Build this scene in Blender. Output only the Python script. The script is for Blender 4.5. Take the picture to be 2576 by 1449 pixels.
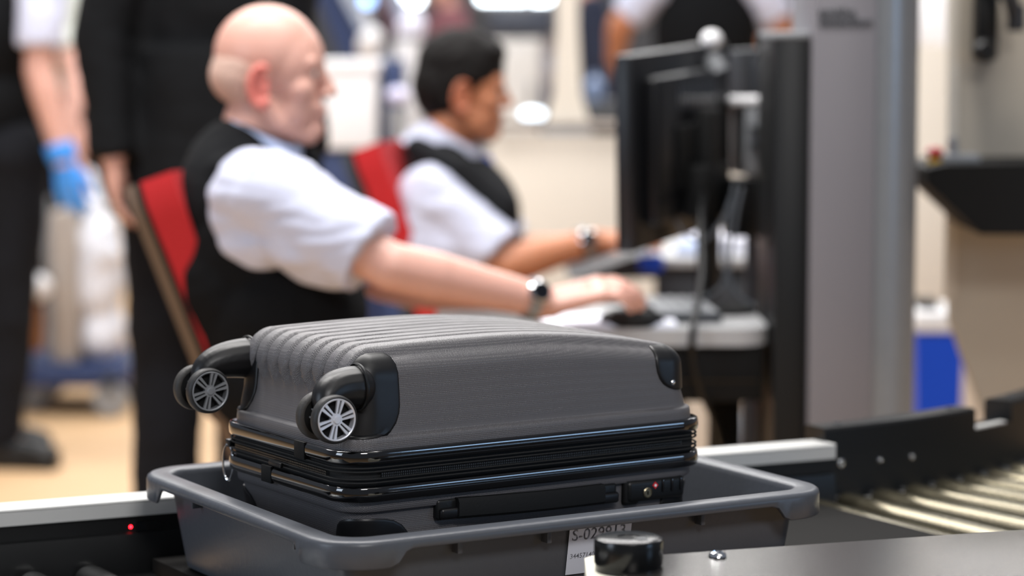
import bpy, bmesh, math, random
import numpy as np
from mathutils import Vector, Matrix, noise

random.seed(7)
SC = bpy.context.scene
COL = SC.collection
PI = math.pi
for o in list(bpy.data.objects):
    bpy.data.objects.remove(o)

# ------------------------------------------------------------------ camera, world, lights, exposure
FPX, CAMH, CX, CY = 6450.0, 1.28, 1288.0, 724.5
PIT = math.atan((CY - 77) / FPX)
cam = bpy.data.cameras.new('camera')
cam.sensor_width = 36.0
cam.lens = FPX * 36.0 / 2576
cam.dof.use_dof = True
cam.dof.focus_distance = 2.80
cam.dof.aperture_fstop = 2.7
cam.clip_end = 200
camo = bpy.data.objects.new('camera', cam)
camo.location = (0, 0, CAMH)
camo.rotation_euler = (PI / 2 - PIT, 0, 0)
COL.objects.link(camo)
SC.camera = camo

w = bpy.data.worlds.new('world')
SC.world = w
w.use_nodes = True
w.node_tree.nodes['Background'].inputs[0].default_value = (0.80, 0.86, 1.0, 1)
w.node_tree.nodes['Background'].inputs[1].default_value = 0.17


def area(name, loc, target, sx, sy, power, col=(1, 1, 1), spread=180):
    l = bpy.data.lights.new(name, 'AREA')
    l.shape = 'RECTANGLE'
    l.size, l.size_y, l.energy, l.color = sx, sy, power, col
    l.spread = math.radians(spread)
    o = bpy.data.objects.new(name, l)
    o.location = loc
    o.rotation_euler = (Vector(target) - Vector(loc)).to_track_quat('-Z', 'Y').to_euler()
    COL.objects.link(o)
    return o


# rows of ceiling luminaires of the hall, an added front fill and the daylight side on the left of the camera
area('ceiling_or_fill_lamp', (-0.6, 3.9, 4.0), (-0.6, 3.9, 0), 3.2, 0.5, 175, (1, .97, .94))
area('ceiling_or_fill_lamp', (-1.0, 6.6, 4.0), (-1.0, 6.6, 0), 4.5, 0.7, 165, (1, .97, .95))
area('ceiling_or_fill_lamp', (0.5, 10.0, 4.2), (0.5, 10.0, 0), 6, 1.0, 230, (1, .98, .96))
area('ceiling_or_fill_lamp', (0.5, 14.5, 4.5), (0.5, 14.5, 0), 8, 1.0, 300, (1, .98, .96))
area('ceiling_or_fill_lamp', (1.6, 1.5, 3.8), (1.6, 1.5, 0), 2.6, 0.4, 14, (1, .95, .88))
area('window_light', (-4.2, 0.6, 2.0), (-0.4, 3.2, 0.9), 1.6, 1.8, 52, (.72, .84, 1))
area('window_light', (4.7, 1.0, 1.55), (0.2, 2.9, 0.8), 1.3, 0.55, 16, (.42, .66, 1))
area('ceiling_or_fill_lamp', (0.8, -0.4, 3.1), (0.05, 2.85, 0.9), 1.2, 0.6, 6.5, (1, .98, .97), 60)  # added fill from the front, aimed at the suitcase, no hall luminaire

SC.view_settings.view_transform = 'Standard'
SC.view_settings.look = 'None'
SC.view_settings.gamma = 1
SC.view_settings.use_curve_mapping = False
SC.view_settings.exposure = 0.35


# ------------------------------------------------------------------ helpers
def P(px, py, Y):
    """point of the photograph's pixel at distance Y (real place in the hall)"""
    c, s = math.cos(PIT), math.sin(PIT)
    a, b = (px - CX) / FPX, (py - CY) / FPX
    r = Vector((a, c - b * s, -s - b * c))
    return r * (Y / r.y) + Vector((0, 0, CAMH))


def srgb(h):
    if isinstance(h, str):
        h = [int(h[i:i + 2], 16) / 255 for i in (0, 2, 4)]
    return tuple((x / 12.92 if x <= .04045 else ((x + .055) / 1.055) ** 2.4) for x in h) + (1,)


def mat(name, col, rough=.5, metal=0.0, bump=0.0, scale=40, var=0.06, coat=0.0, sss=0.0, emit=None, estr=1.0, spec=None,
        stretch=None):
    m = bpy.data.materials.new(name)
    m.use_nodes = True
    nt = m.node_tree
    b = nt.nodes['Principled BSDF']
    c = srgb(col)
    tc = nt.nodes.new('ShaderNodeTexCoord')
    src = tc.outputs['Object']
    if stretch:
        mp = nt.nodes.new('ShaderNodeMapping')
        mp.inputs['Scale'].default_value = stretch
        nt.links.new(src, mp.inputs[0])
        src = mp.outputs[0]
    nz = nt.nodes.new('ShaderNodeTexNoise')
    nz.inputs['Scale'].default_value = scale
    nz.inputs['Detail'].default_value = 4
    nt.links.new(src, nz.inputs['Vector'])
    mx = nt.nodes.new('ShaderNodeMix')
    mx.data_type = 'RGBA'
    mx.inputs[6].default_value = tuple(max(0, x * (1 - var)) for x in c[:3]) + (1,)
    mx.inputs[7].default_value = tuple(min(1, x * (1 + var)) for x in c[:3]) + (1,)
    nt.links.new(nz.outputs[0], mx.inputs[0])
    nt.links.new(mx.outputs[2], b.inputs['Base Color'])
    b.inputs['Roughness'].default_value = rough
    b.inputs['Metallic'].default_value = metal
    b.inputs['Coat Weight'].default_value = coat
    b.inputs['Coat Roughness'].default_value = .06
    if spec is not None:
        b.inputs['Specular IOR Level'].default_value = spec
    if sss:
        b.inputs['Subsurface Weight'].default_value = sss
        b.inputs['Subsurface Radius'].default_value = (.012, .005, .003)
        b.inputs['Subsurface Scale'].default_value = .5
    if bump:
        bp = nt.nodes.new('ShaderNodeBump')
        bp.inputs['Strength'].default_value = bump
        bp.inputs['Distance'].default_value = .004
        nt.links.new(nz.outputs[0], bp.inputs['Height'])
        nt.links.new(bp.outputs[0], b.inputs['Normal'])
    if emit:
        b.inputs['Emission Color'].default_value = srgb(emit)
        b.inputs['Emission Strength'].default_value = estr
    return m


WM = {}   # world matrix of each parent


def setp(o, label=None, cat=None, group=None, kind=None):
    if label: o['label'] = label
    if cat: o['category'] = cat
    if group: o['group'] = group
    if kind: o['kind'] = kind
    return o


def empty(name, loc, label=None, cat=None, rz=0, group=None, kind=None):
    o = bpy.data.objects.new(name, None)
    COL.objects.link(o)
    o.location = loc
    o.rotation_euler = (0, 0, rz)
    WM[o.name] = Matrix.Translation(Vector(loc)) @ Matrix.Rotation(rz, 4, 'Z')
    return setp(o, label, cat, group, kind)


def link(name, me, m, parent=None, local=False):
    o = bpy.data.objects.new(name, me)
    COL.objects.link(o)
    if m is not None:
        me.materials.clear()
        me.materials.append(m)
    if parent is not None:
        o.parent = parent
        W = WM[parent.name]
        if not local:
            me.transform(W.inverted())
        WM[o.name] = W
    else:
        WM[o.name] = Matrix.Identity(4)
    return o


def basis(d):
    d = Vector(d).normalized()
    a = Vector((0, 0, 1)) if abs(d.z) < .95 else Vector((1, 0, 0))
    x = a.cross(d).normalized()
    return x, d.cross(x).normalized(), d


class MB:
    def __init__(s):
        s.v, s.f = [], []

    def add(s, vs, fs):
        n = len(s.v)
        s.v += [tuple(v) for v in vs]
        s.f += [tuple(i + n for i in f) for f in fs]
        return s

    def box(s, c, size, rz=0, M=None, bev=0.0, seg=2):
        bm = bmesh.new()
        bmesh.ops.create_cube(bm, size=1)
        bmesh.ops.scale(bm, vec=size, verts=bm.verts)
        if bev:
            bmesh.ops.bevel(bm, geom=list(bm.edges), offset=bev, segments=seg, affect='EDGES', profile=.5)
        T = M if M is not None else Matrix.Translation(Vector(c)) @ Matrix.Rotation(rz, 4, 'Z')
        bm.transform(T)
        bm.verts.index_update()
        s.add([v.co[:] for v in bm.verts], [[v.index for v in f.verts] for f in bm.faces])
        bm.free()
        return s

    def rings(s, rs, closed=True, cap0=True, cap1=True):
        n = len(rs[0])
        vs = [p for r in rs for p in r]
        fs = []
        for k in range(len(rs) - 1):
            for i in range(n if closed else n - 1):
                j = (i + 1) % n
                fs.append((k * n + i, k * n + j, (k + 1) * n + j, (k + 1) * n + i))
        if cap0: fs.append(tuple(range(n))[::-1])
        if cap1: fs.append(tuple((len(rs) - 1) * n + i for i in range(n)))
        return s.add(vs, fs)

    def lathe(s, prof, o, d, n=32, cap=True):
        x, y, z = basis(d)
        o = Vector(o)
        rs = []
        for r, h in prof:
            rs.append([o + z * h + (x * math.cos(2 * PI * i / n) + y * math.sin(2 * PI * i / n)) * max(r, 1e-5) for i in range(n)])
        return s.rings(rs, True, cap, cap)

    def cyl(s, a, b, r, r2=None, n=20, bev=0.0):
        a, b = Vector(a), Vector(b)
        L = (b - a).length
        r2 = r if r2 is None else r2
        if bev:
            return s.lathe([(r - bev, 0), (r, bev), (r2, L - bev), (r2 - bev, L)], a, b - a, n)
        return s.lathe([(r, 0), (r2, L)], a, b - a, n)

    def tube(s, pts, r, n=10, rr=None):
        pts = [Vector(p) for p in pts]
        rs = []
        up = None
        for i, p in enumerate(pts):
            d = (pts[min(i + 1, len(pts) - 1)] - pts[max(i - 1, 0)]).normalized()
            if up is None:
                x, y, _ = basis(d)
            else:
                x = (up - d * up.dot(d)).normalized()
                y = d.cross(x)
            up = x
            q = rr[i] if rr else r
            rs.append([p + (x * math.cos(2 * PI * k / n) + y * math.sin(2 * PI * k / n)) * q for k in range(n)])
        return s.rings(rs)

    def ell(s, c, rad, R=None, n=24, m=14):
        c = Vector(c)
        R = R if R is not None else Matrix.Identity(3)
        vs, fs = [], []
        for j in range(m + 1):
            t = PI * j / m
            for i in range(n):
                p = 2 * PI * i / n
                q = Vector((rad[0] * math.sin(t) * math.cos(p), rad[1] * math.sin(t) * math.sin(p), rad[2] * math.cos(t)))
                vs.append(c + R @ q)
        for j in range(m):
            for i in range(n):
                k = (i + 1) % n
                fs.append((j * n + i, (j + 1) * n + i, (j + 1) * n + k, j * n + k))
        return s.add(vs, fs)

    def cap(s, a, b, ra, rb=None, n=16):
        rb = ra if rb is None else rb
        a, b = Vector(a), Vector(b)
        d = b - a
        L = max(d.length, 1e-5)
        prof = []
        for k in range(7):
            t = -PI / 2 + PI / 2 * k / 6
            prof.append((ra * math.cos(t), ra * math.sin(t)))
        for k in range(7):
            t = PI / 2 * k / 6
            prof.append((rb * math.cos(t), L + rb * math.sin(t)))
        return s.lathe(prof, a, d if d.length > 1e-5 else (0, 0, 1), n)

    def prism(s, poly, ext):
        """poly: list of 3d points; ext: vector"""
        ext = Vector(ext)
        return s.rings([[Vector(p) for p in poly], [Vector(p) + ext for p in poly]])

    def mesh(s, name):
        me = bpy.data.meshes.new(name)
        me.from_pydata(s.v, [], s.f)
        bm = bmesh.new()
        bm.from_mesh(me)
        bmesh.ops.remove_doubles(bm, verts=bm.verts, dist=1e-6)
        bmesh.ops.recalc_face_normals(bm, faces=bm.faces)
        bm.to_mesh(me)
        bm.free()
        return me

    def build(s, name, m, parent=None, local=False, smooth=True, angle=35, label=None, cat=None, group=None, kind=None):
        me = s.mesh(name)
        if smooth:
            me.shade_smooth()
            me.set_sharp_from_angle(angle=math.radians(angle))
        return setp(link(name, me, m, parent, local), label, cat, group, kind)

    def blob(s, name, m, parent=None, voxel=.006, smooth=4, disp=0.0, freq=14, stretch=(1, 1, 1), label=None, local=False):
        me = bpy.data.meshes.new('tmp')
        me.from_pydata(s.v, [], s.f)
        bm = bmesh.new()
        bm.from_mesh(me)
        bmesh.ops.remove_doubles(bm, verts=bm.verts, dist=1e-6)
        bmesh.ops.recalc_face_normals(bm, faces=bm.faces)
        bm.to_mesh(me)
        bm.free()
        t = bpy.data.objects.new('tmp', me)
        COL.objects.link(t)
        md = t.modifiers.new('r', 'REMESH')
        md.mode = 'VOXEL'
        md.voxel_size = voxel
        if smooth:
            sm = t.modifiers.new('s', 'SMOOTH')
            sm.factor = .5
            sm.iterations = smooth
        dg = bpy.context.evaluated_depsgraph_get()
        dg.update()
        out = bpy.data.meshes.new_from_object(t.evaluated_get(dg))
        bpy.data.objects.remove(t)
        bpy.data.meshes.remove(me)
        out.name = name
        if disp:
            nn = [v.normal.copy() for v in out.vertices]
            for v, q in zip(out.vertices, nn):
                p = Vector((v.co.x * stretch[0], v.co.y * stretch[1], v.co.z * stretch[2])) * freq
                d = noise.noise(p) + .5 * abs(noise.noise(p * 2.1))
                v.co += q * disp * d
        out.shade_smooth()
        return setp(link(name, out, m, parent, local), label)


def text_mesh(body, size, ext=.0003, bold=0.0):
    cu = bpy.data.curves.new('t', 'FONT')
    cu.body = body
    cu.size = size
    cu.extrude = ext
    cu.offset = bold
    cu.resolution_u = 3
    t = bpy.data.objects.new('t', cu)
    COL.objects.link(t)
    dg = bpy.context.evaluated_depsgraph_get()
    dg.update()
    me = bpy.data.meshes.new_from_object(t.evaluated_get(dg))
    bpy.data.objects.remove(t)
    bpy.data.curves.remove(cu)
    return me


def dup(root, loc=None, rz=None, children=True):
    r = root.copy()
    COL.objects.link(r)
    if loc is not None: r.location = loc
    if rz is not None: r.rotation_euler = (0, 0, rz)
    WM[r.name] = Matrix.Translation(r.location) @ Matrix.Rotation(r.rotation_euler.z, 4, 'Z')
    for ch in list(root.children):
        c = ch.copy()
        COL.objects.link(c)
        c.parent = r
        for g in ch.children:
            d = g.copy()
            COL.objects.link(d)
            d.parent = c
    return r


# ------------------------------------------------------------------ materials
M = {}
M['black'] = mat('black_plastic', '0d0e0f', .42, spec=.35, bump=.05, scale=300)
M['blackmatte'] = mat('black_matte', '0b0c0d', .7, spec=.25, bump=.1, scale=400)
M['gloss'] = mat('gloss_black', '030304', .07, coat=.8, bump=.012, scale=60)
M['guard'] = mat('guard_black', '0c0c0e', .40, bump=.02, scale=900, spec=.4)
M['rubber'] = mat('rubber', '1c1c1d', .55, bump=.1, scale=200)
M['rubberback'] = mat('worn_rubber', '2c2a28', .6, bump=.2, scale=160, var=.3)
M['silver'] = mat('silver_paint', 'cfd3dc', .28, .4, bump=.02, scale=500)
M['greyrim'] = mat('grey_rim_paint', '85888c', .36, .3, bump=.02, scale=500)
M['chrome'] = mat('chrome', 'e0e2e4', .12, 1)
M['zip'] = mat('zip_tape', '0d0e0f', .8, bump=.3, scale=900)
M['teeth'] = mat('zip_teeth', '1f2021', .3, spec=.7)
M['tray'] = mat('tray_plastic', '46494f', .36, spec=.35, bump=.08, scale=120, var=.05)
M['alu'] = mat('anodised_aluminium', 'c2c2c0', .42, .2, bump=.02, scale=90, stretch=(1, 1, 30))
M['steel'] = mat('steel_roller', 'b4b6b6', .2, 1.0, bump=.04, scale=60, stretch=(1, 1, 1))
M['zinc'] = mat('zinc_roller', '7a7462', .26, .9, bump=.05, scale=60)
M['plate'] = mat('brushed_plate', '575451', .2, .85, bump=.06, scale=40, stretch=(1, 60, 60), var=.04)
M['belt'] = mat('belt_rubber', '131211', .8, spec=.12, bump=.2, scale=400)
M['cream'] = mat('cream_plastic', 'e8e4d2', .5)
M['skinA'] = mat('skin_fair', 'cf9f90', .42, sss=.12, bump=.1, scale=120, var=.06)
M['earA'] = mat('ear_skin_fair', 'd4786c', .5, sss=.2)
M['earB'] = mat('ear_skin_tan', 'b26a4c', .5, sss=.2)
M['skinB'] = mat('skin_tan', 'b97a58', .5, sss=.2, bump=.1, scale=120, var=.06)
M['shirt'] = mat('shirt_cloth', 'c2c6da', .85, bump=.35, scale=30, var=.03)
M['collar'] = mat('collar_cloth', 'b4c2e0', .85, bump=.2, scale=30, var=.03)
M['vest'] = mat('vest_cloth', '101113', .9, spec=.12, bump=.3, scale=200)
M['vestB'] = mat('vest_cloth_charcoal', '1d1e20', .9, spec=.12, bump=.3, scale=200)
M['trouser'] = mat('trouser_cloth', '16171b', .9, spec=.12, bump=.3, scale=60)
M['coat'] = mat('coat_cloth', '121315', .85, spec=.12, bump=.3, scale=50)
M['hairdark'] = mat('hair_dark', '0f0c0b', .7, spec=.2, bump=.8, scale=260, stretch=(1, 1, .25))
M['hairgrey'] = mat('hair_grey_short', 'c9a99b', .8, bump=.5, scale=400, var=.1)
M['red'] = mat('red_upholstery', 'b3161c', .85, bump=.25, scale=500)
M['wood'] = mat('varnished_plywood', '5e4a38', .5, bump=.15, scale=30, stretch=(1, 1, .1), var=.2)
M['navy'] = mat('navy_paint', '22355f', .5)
M['blue'] = mat('blue_plastic', '0a46c4', .4)
M['bluecloth'] = mat('blue_cloth', '2348a8', .8)
M['glove'] = mat('glove_nitrile', '3f95f0', .5, bump=.3, scale=60)
M['white'] = mat('white_plastic', 'e4e4e6', .45)
M['bag'] = mat('plastic_bag', 'd8dae2', .35, bump=.8, scale=9, var=.05)
M['beige'] = mat('beige_panel', 'd9d1c4', .6, var=.03, scale=6)
M['machine'] = mat('machine_panel', 'c2b8a8', .5, var=.04, scale=4)
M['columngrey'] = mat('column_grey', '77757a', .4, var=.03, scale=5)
M['columnlit'] = mat('column_lit', '8c9094', .32, .35)  # column grey made paler: light on the rounded side put into the colour
M['grey'] = mat('grey_plastic', '8f9296', .5)
M['lightgrey'] = mat('light_grey_laminate', 'a4a5a7', .4, var=.03)
M['darkgrey'] = mat('dark_grey_plastic', '303338', .5)
M['monitor'] = mat('monitor_plastic', '121316', .35, spec=.35, bump=.03, scale=300)
M['screen'] = mat('screen_glass', '0a0c12', .1)
M['lens'] = mat('lit_led', 'ff1a20', .3, emit='ff1420', estr=14)
M['lamp'] = mat('lamp_diffuser', 'f4fbff', .3, emit='e8f6ff', estr=9)
M['lampblue'] = mat('lamp_diffuser_blue', 'b8d4ff', .3, emit='8fc0ff', estr=3.5)
M['paper'] = mat('paper', 'e8eaf6', .7)
M['yellow'] = mat('yellow_plastic', 'e3b41a', .5)
M['redp'] = mat('red_plastic', 'c01822', .4)
M['brown'] = mat('brown_plastic', '7a4a22', .5)
M['ink'] = mat('print_ink', '33363c', .6)
M['sticker'] = mat('sticker_paper', 'c3c7d2', .4, var=.02)
M['eye'] = mat('eye_white', 'e6e2de', .2)
M['iris'] = mat('iris_dark', '2a1c14', .15)
M['brass'] = mat('key_brass', '8d8570', .3, .9)


def mat_shell():
    m = mat('textured_shell', '565456', .36, bump=0, var=.03)
    nt = m.node_tree
    b = nt.nodes['Principled BSDF']
    tc = [n for n in nt.nodes if n.type == 'TEX_COORD'][0]
    k = 2 * PI / .0019

    def wave(vec, ph):
        d = nt.nodes.new('ShaderNodeVectorMath')
        d.operation = 'DOT_PRODUCT'
        nt.links.new(tc.outputs['Object'], d.inputs[0])
        d.inputs[1].default_value = vec
        mu = nt.nodes.new('ShaderNodeMath')
        mu.operation = 'MULTIPLY'
        mu.inputs[1].default_value = k
        nt.links.new(d.outputs['Value'], mu.inputs[0])
        s = nt.nodes.new('ShaderNodeMath')
        s.operation = 'SINE'
        nt.links.new(mu.outputs[0], s.inputs[0])
        return s
    wx, wy, wz = wave((1, 0, 0), 0), wave((0, 1, 0), 0), wave((0, 0, 1), 0)
    acc = None
    for p_, q_ in ((wx, wy), (wy, wz), (wx, wz)):
        mu = nt.nodes.new('ShaderNodeMath')
        mu.operation = 'MULTIPLY_ADD'
        nt.links.new(p_.outputs[0], mu.inputs[0])
        nt.links.new(q_.outputs[0], mu.inputs[1])
        if acc is None:
            mu.inputs[2].default_value = 0
        else:
            nt.links.new(acc.outputs[0], mu.inputs[2])
        acc = mu
    bp = nt.nodes.new('ShaderNodeBump')
    bp.inputs['Strength'].default_value = .7
    bp.inputs['Distance'].default_value = .00016
    nt.links.new(acc.outputs[0], bp.inputs['Height'])
    nt.links.new(bp.outputs[0], b.inputs['Normal'])
    return m


M['shell'] = mat_shell()


def mat_floor():
    m = mat('floor_vinyl', 'c9a67e', .55, var=.05, scale=3)
    return m


M['floor'] = mat_floor()
M['wall'] = mat('wall_paint', '6c6e73', .8, var=.05, scale=1)

# ------------------------------------------------------------------ setting
fl = MB().box((0, 11, -.05), (30, 30, .1)).build('floor', M['floor'], kind='structure')
wb = MB().box((0, 22, 2.5), (30, .2, 5)).build('wall_back', M['wall'], kind='structure')

# ------------------------------------------------------------------ rounded rectangle loft tools (local coordinates, centred)
TA = .3


def rr(a, b, rc, inset, t):
    """point on a rounded rectangle of half sizes a,b; t in [0,4): quarter k is centred on corner k (0: +x+y,1: -x+y,2: -x-y,3: +x-y)"""
    a -= inset; b -= inset
    rc = min(max(rc - inset, .0004), a, b)
    k = int(math.floor(t + .5)) % 4
    tau = (t - math.floor(t + .5)) * 2
    sx, sy = ((1, 1), (-1, 1), (-1, -1), (1, -1))[k]
    ang0 = PI / 4 + k * PI / 2
    if abs(tau) <= TA:
        an = ang0 + tau / TA * PI / 4
        return Vector((sx * (a - rc) + rc * math.cos(an), sy * (b - rc) + rc * math.sin(an), 0)), Vector((math.cos(an), math.sin(an), 0))
    sg = 1 if tau > 0 else -1
    an = ang0 + sg * PI / 4
    n = Vector((round(math.cos(an)), round(math.sin(an)), 0))
    p = Vector((sx * (a - rc), sy * (b - rc), 0)) + n * rc
    fr = (abs(tau) - TA) / (1 - TA)
    if abs(n.x) > .5:
        p.y *= (1 - fr)
    else:
        p.x *= (1 - fr)
    return p, n


def rr_ts(na=7, ns=5):
    """parameters around the loop; na steps in each corner arc, ns steps in each straight half"""
    ts = []
    for k in range(4):
        loc = [-1 + (1 - TA) * i / ns for i in range(ns)] + [-TA + 2 * TA * i / na for i in range(na)] + [TA + (1 - TA) * i / ns for i in range(ns)]
        ts += [k + x / 2 for x in loc]
    return ts


def rr_loft(a, b, rc, prof, ts, cen=(0, 0, 0), zf=None, cap0=False, cap1=False):
    rs = []
    for inset, z in prof:
        r = []
        for t in ts:
            p, n = rr(a, b, rc, inset, t)
            zz = zf(t, inset, z, p) if zf else z
            r.append((p.x + cen[0], p.y + cen[1], zz + cen[2]))
        rs.append(r)
    mb = MB()
    mb.rings(rs, True, cap0, cap1)
    return mb


# ------------------------------------------------------------------ suitcase
YC = math.radians(32.7)
CL, CW = .485, .303
case = empty('suitcase', (-.1773, 2.700, 0), 'dark grey ribbed hard-shell suitcase with twin wheels lying flat in the grey tray', 'suitcase', YC)
AX, BY = CL / 2, CW / 2
CEN = (AX, BY, 0)
ZU, ZL = .829, .7777           # upper edge of upper band, lower edge of lower band
HTOP, ZBOT = .936, .6515


def crown(x):
    s = (x - (.2 - AX)) / .28
    return (.030 if s > 0 else .008) * s * s


def shell_profile(h, ribs=True):
    """(inset, height above band) from the band to the crown"""
    pr = [(.006, -.004), (.006, .004), (.0062, .009), (.0066, .0138), (.0078, .0150), (.0112, .0157), (.0122, .0175), (.0125, .023)]
    r = .030
    z1 = h - r
    for i in range(1, 9):
        f = i / 8
        pr.append((.0125 + .005 * f, .023 + (z1 - .023) * f))
    for i in range(1, 15):
        an = PI / 2 * i / 14
        pr.append((.0175 + r * (1 - math.cos(an)), z1 + r * math.sin(an)))
    i0 = pr[-1][0]
    for i in range(1, 60):
        pr.append((i0 + (BY - .0006 - i0) * i / 59, h))
    return pr


def shell_eval(prof, t, s, sign=1, zb=ZU, h=.107, ribs=True, off=0.0):
    """t loop parameter, s float index in the profile"""
    s = max(0, min(len(prof) - 1.001, s))
    i = int(s); f = s - i
    ins = prof[i][0] * (1 - f) + prof[i + 1][0] * f
    z = prof[i][1] * (1 - f) + prof[i + 1][1] * f
    dz = prof[i + 1][1] - prof[i][1]; di = prof[i + 1][0] - prof[i][0]
    L = math.hypot(dz, di) or 1
    p, n = rr(AX, BY, .042, ins, t)
    # end face drawn in a little more than the sides
    e = .006 * min(1, max(0, (z - .012) / .03))
    p = Vector((p.x * (1 - e / AX), p.y, 0))
    nv = n * (dz / L) + Vector((0, 0, di / L))
    if ribs:
        w = BY - .030
        y = p.y
        if abs(y) < w:
            per = 2 * w / 9
            u = ((y + w) / per) % 1.0
            prof_r = min(1.0, 2.2 * (1 - abs(2 * u - 1)))          # wide ridge, narrow groove
            m = max(0, min(1, (z - (h - .040)) / .016))
            if abs(p.x) < AX - .05: m = 1 if z > h * .8 else m
            m2 = 1.0 - .0 * abs(u - .5)
            # pointed run-out on the end faces
            tip = max(0, min(1, (z - (h - .048) - .020 * abs(2 * u - 1)) / .006))
            d = .0070 * prof_r * tip
            p = p + n * (dz / L) * d
            z = z + (di / L) * d
    q = z / h
    z -= crown(p.x) * q * q
    if not ribs:
        pass
    return Vector((p.x, p.y, 0)) + Vector((0, 0, z)) + nv * off, nv


def finish_pt(v, sign, zb):
    return (v.x + AX, v.y + BY, zb + sign * v.z)


def shell_mesh(sign, zb, h, ribs, ns=70, na=12):
    prof = shell_profile(h)
    ts = []
    for k in range(4):
        ny = ns
        loc = [-1 + (1 - TA) * i / ny for i in range(ny)] + [-TA + 2 * TA * i / na for i in range(na)] + [TA + (1 - TA) * i / ny for i in range(ny)]
        ts += [k + x / 2 for x in loc]
    rs = [[finish_pt(shell_eval(prof, t, j, sign, zb, h, ribs)[0], sign, zb) for t in ts] for j in range(len(prof))]
    mb = MB()
    mb.rings(rs, True, False, True)
    return mb, prof


HU = HTOP - ZU
mb, PU = shell_mesh(1, ZU, HU, True)
mb.build('upper_shell', M['shell'], case, local=True, angle=60)
HL = ZL - ZBOT
mb, PL = shell_mesh(-1, ZL, HL, False, ns=16, na=8)
mb.build('lower_shell', M['shell'], case, local=True, angle=60)


def m2tau(m, along_x):
    La = .042 * PI / 2
    if abs(m) < La / 2: return m / (La / 2) * TA
    S = (AX if along_x else BY) - .042
    return math.copysign(TA + (abs(m) - La / 2) / S * (1 - TA), m)


def s_of(prof, target):
    """profile index at running length target (from the band edge)"""
    L = 0
    for i in range(len(prof) - 1):
        d = math.hypot(prof[i + 1][0] - prof[i][0], prof[i + 1][1] - prof[i][1])
        if L + d >= target: return i + (target - L) / d
        L += d
    return len(prof) - 1.01


def corner_patch(name, corner, mm, ll, sign, zb, h, prof, off=.0028, ex=3.6, m_=None, parent=case, plus_x=True):
    """a rounded black guard that follows the shell round one corner; mm: metres either side of the corner, ll: running heights"""
    mc, mw = (mm[0] + mm[1]) / 2, (mm[1] - mm[0]) / 2
    lc, lw = (ll[0] + ll[1]) / 2, (ll[1] - ll[0]) / 2
    N, R = 40, 12
    rings = []
    def pt(rho, i, off_):
        an = 2 * PI * i / N
        c, s = math.cos(an), math.sin(an)
        sup = (abs(c) ** ex + abs(s) ** ex) ** (-1 / ex)
        m = mc + mw * rho * sup * c
        l = lc + lw * rho * sup * s
        # corner k: m>0 goes counter-clockwise
        k = corner
        goes_x = (m > 0) == (k in (0, 2))
        t = k + m2tau(m, goes_x) / 2
        v, _ = shell_eval(prof, t, s_of(prof, l), sign, zb, h, False, off_)
        return finish_pt(v, sign, zb)
    rings.append([pt(1.0, i, -.004) for i in range(N)])
    rings.append([pt(1.0, i, off * .55) for i in range(N)])
    rings.append([pt(.975, i, off * .9) for i in range(N)])
    for j in range(R, 0, -1):
        rings.append([pt(.95 * j / R, i, off + .0022 * (1 - (j / R) ** 2)) for i in range(N)])
    mb = MB()
    mb.rings(rings, True, False, True)
    return mb.build(name, m_ or M['guard'], parent, local=True, angle=50)


# corners: 0:+x+y (far right) 1:-x+y (far left) 2:-x-y (near left) 3:+x-y (near right)
g = []
g.append(corner_patch('corner_guard', 2, (-.050, .062), (.018, .128), 1, ZU, HU, PU))
g.append(corner_patch('corner_guard', 1, (-.062, .050), (.018, .128), 1, ZU, HU, PU))
gr = corner_patch('corner_guard', 3, (-.052, .052), (.046, .150), 1, ZU, HU, PU)
g.append(corner_patch('corner_guard', 0, (-.052, .052), (.046, .150), 1, ZU, HU, PU))
for c_, mm in ((2, (-.050, .075)), (1, (-.075, .050)), (3, (-.05, .05)), (0, (-.05, .05))):
    corner_patch('corner_guard', c_, mm, (.030, .145), -1, ZL, HL, PL)

# rivet on the right-hand guard
rv, rn = shell_eval(PU, 3 + m2tau(-.030, True) / 2, s_of(PU, .057), 1, ZU, HU, False, .0030)
rp = Vector(finish_pt(rv, 1, ZU))
MB().lathe([(.0032, -.001), (.0032, .0008), (.0022, .0018), (.0004, .0022)], rp, rn, 16).build('rivet', M['chrome'], gr, local=True)

# glossy bands with a rolled profile
TSB = rr_ts(12, 16)


def band(name, z0, z1, m_, ins=0.0, bul=.0025, parent=case):
    n = 10
    pr = []
    for i in range(n + 1):
        an = PI * i / n
        pr.append((ins + .003 - bul - (math.sin(an) ** .6) * .003, z0 + (z1 - z0) * (1 - math.cos(an)) / 2))
    pr = [(.012, z0)] + pr + [(.012, z1)]
    return rr_loft(AX, BY, .040, pr, TSB, (AX, BY, 0)).build(name, m_, parent, local=True, angle=60)


band('glossy_band', .8162, .8310, M['gloss'])
band('glossy_band', .7755, .7920, M['gloss'])
zb_ = band('zip_band', .7905, .8175, M['zip'], ins=.0035, bul=-.001)
for zz in (.7965, .8005, .8085, .8125):
    pr = [(.002 + .0015 * math.cos(a_) - .0015, zz + .0011 * math.sin(a_)) for a_ in [2 * PI * i / 8 for i in range(9)]]
    rr_loft(AX, BY, .040, pr, TSB, (AX, BY, 0)).build('tape_fold', M['zip'], zb_, local=True)
# zip teeth: one joined run (far too many to pick apart)
mb = MB()
for sidez in (.8030, .8057):
    x = 0.045
    while x < CL - .04:
        mb.box((x, .0008, sidez), (.0013, .0018, .0018)); x += .0024
    y = .045
    while y < CW - .04:
        mb.box((.0008, y, sidez), (.0018, .0013, .0018)); y += .0024
mb.build('zip_teeth', M['teeth'], zb_, local=True, smooth=False, kind='stuff')

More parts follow.
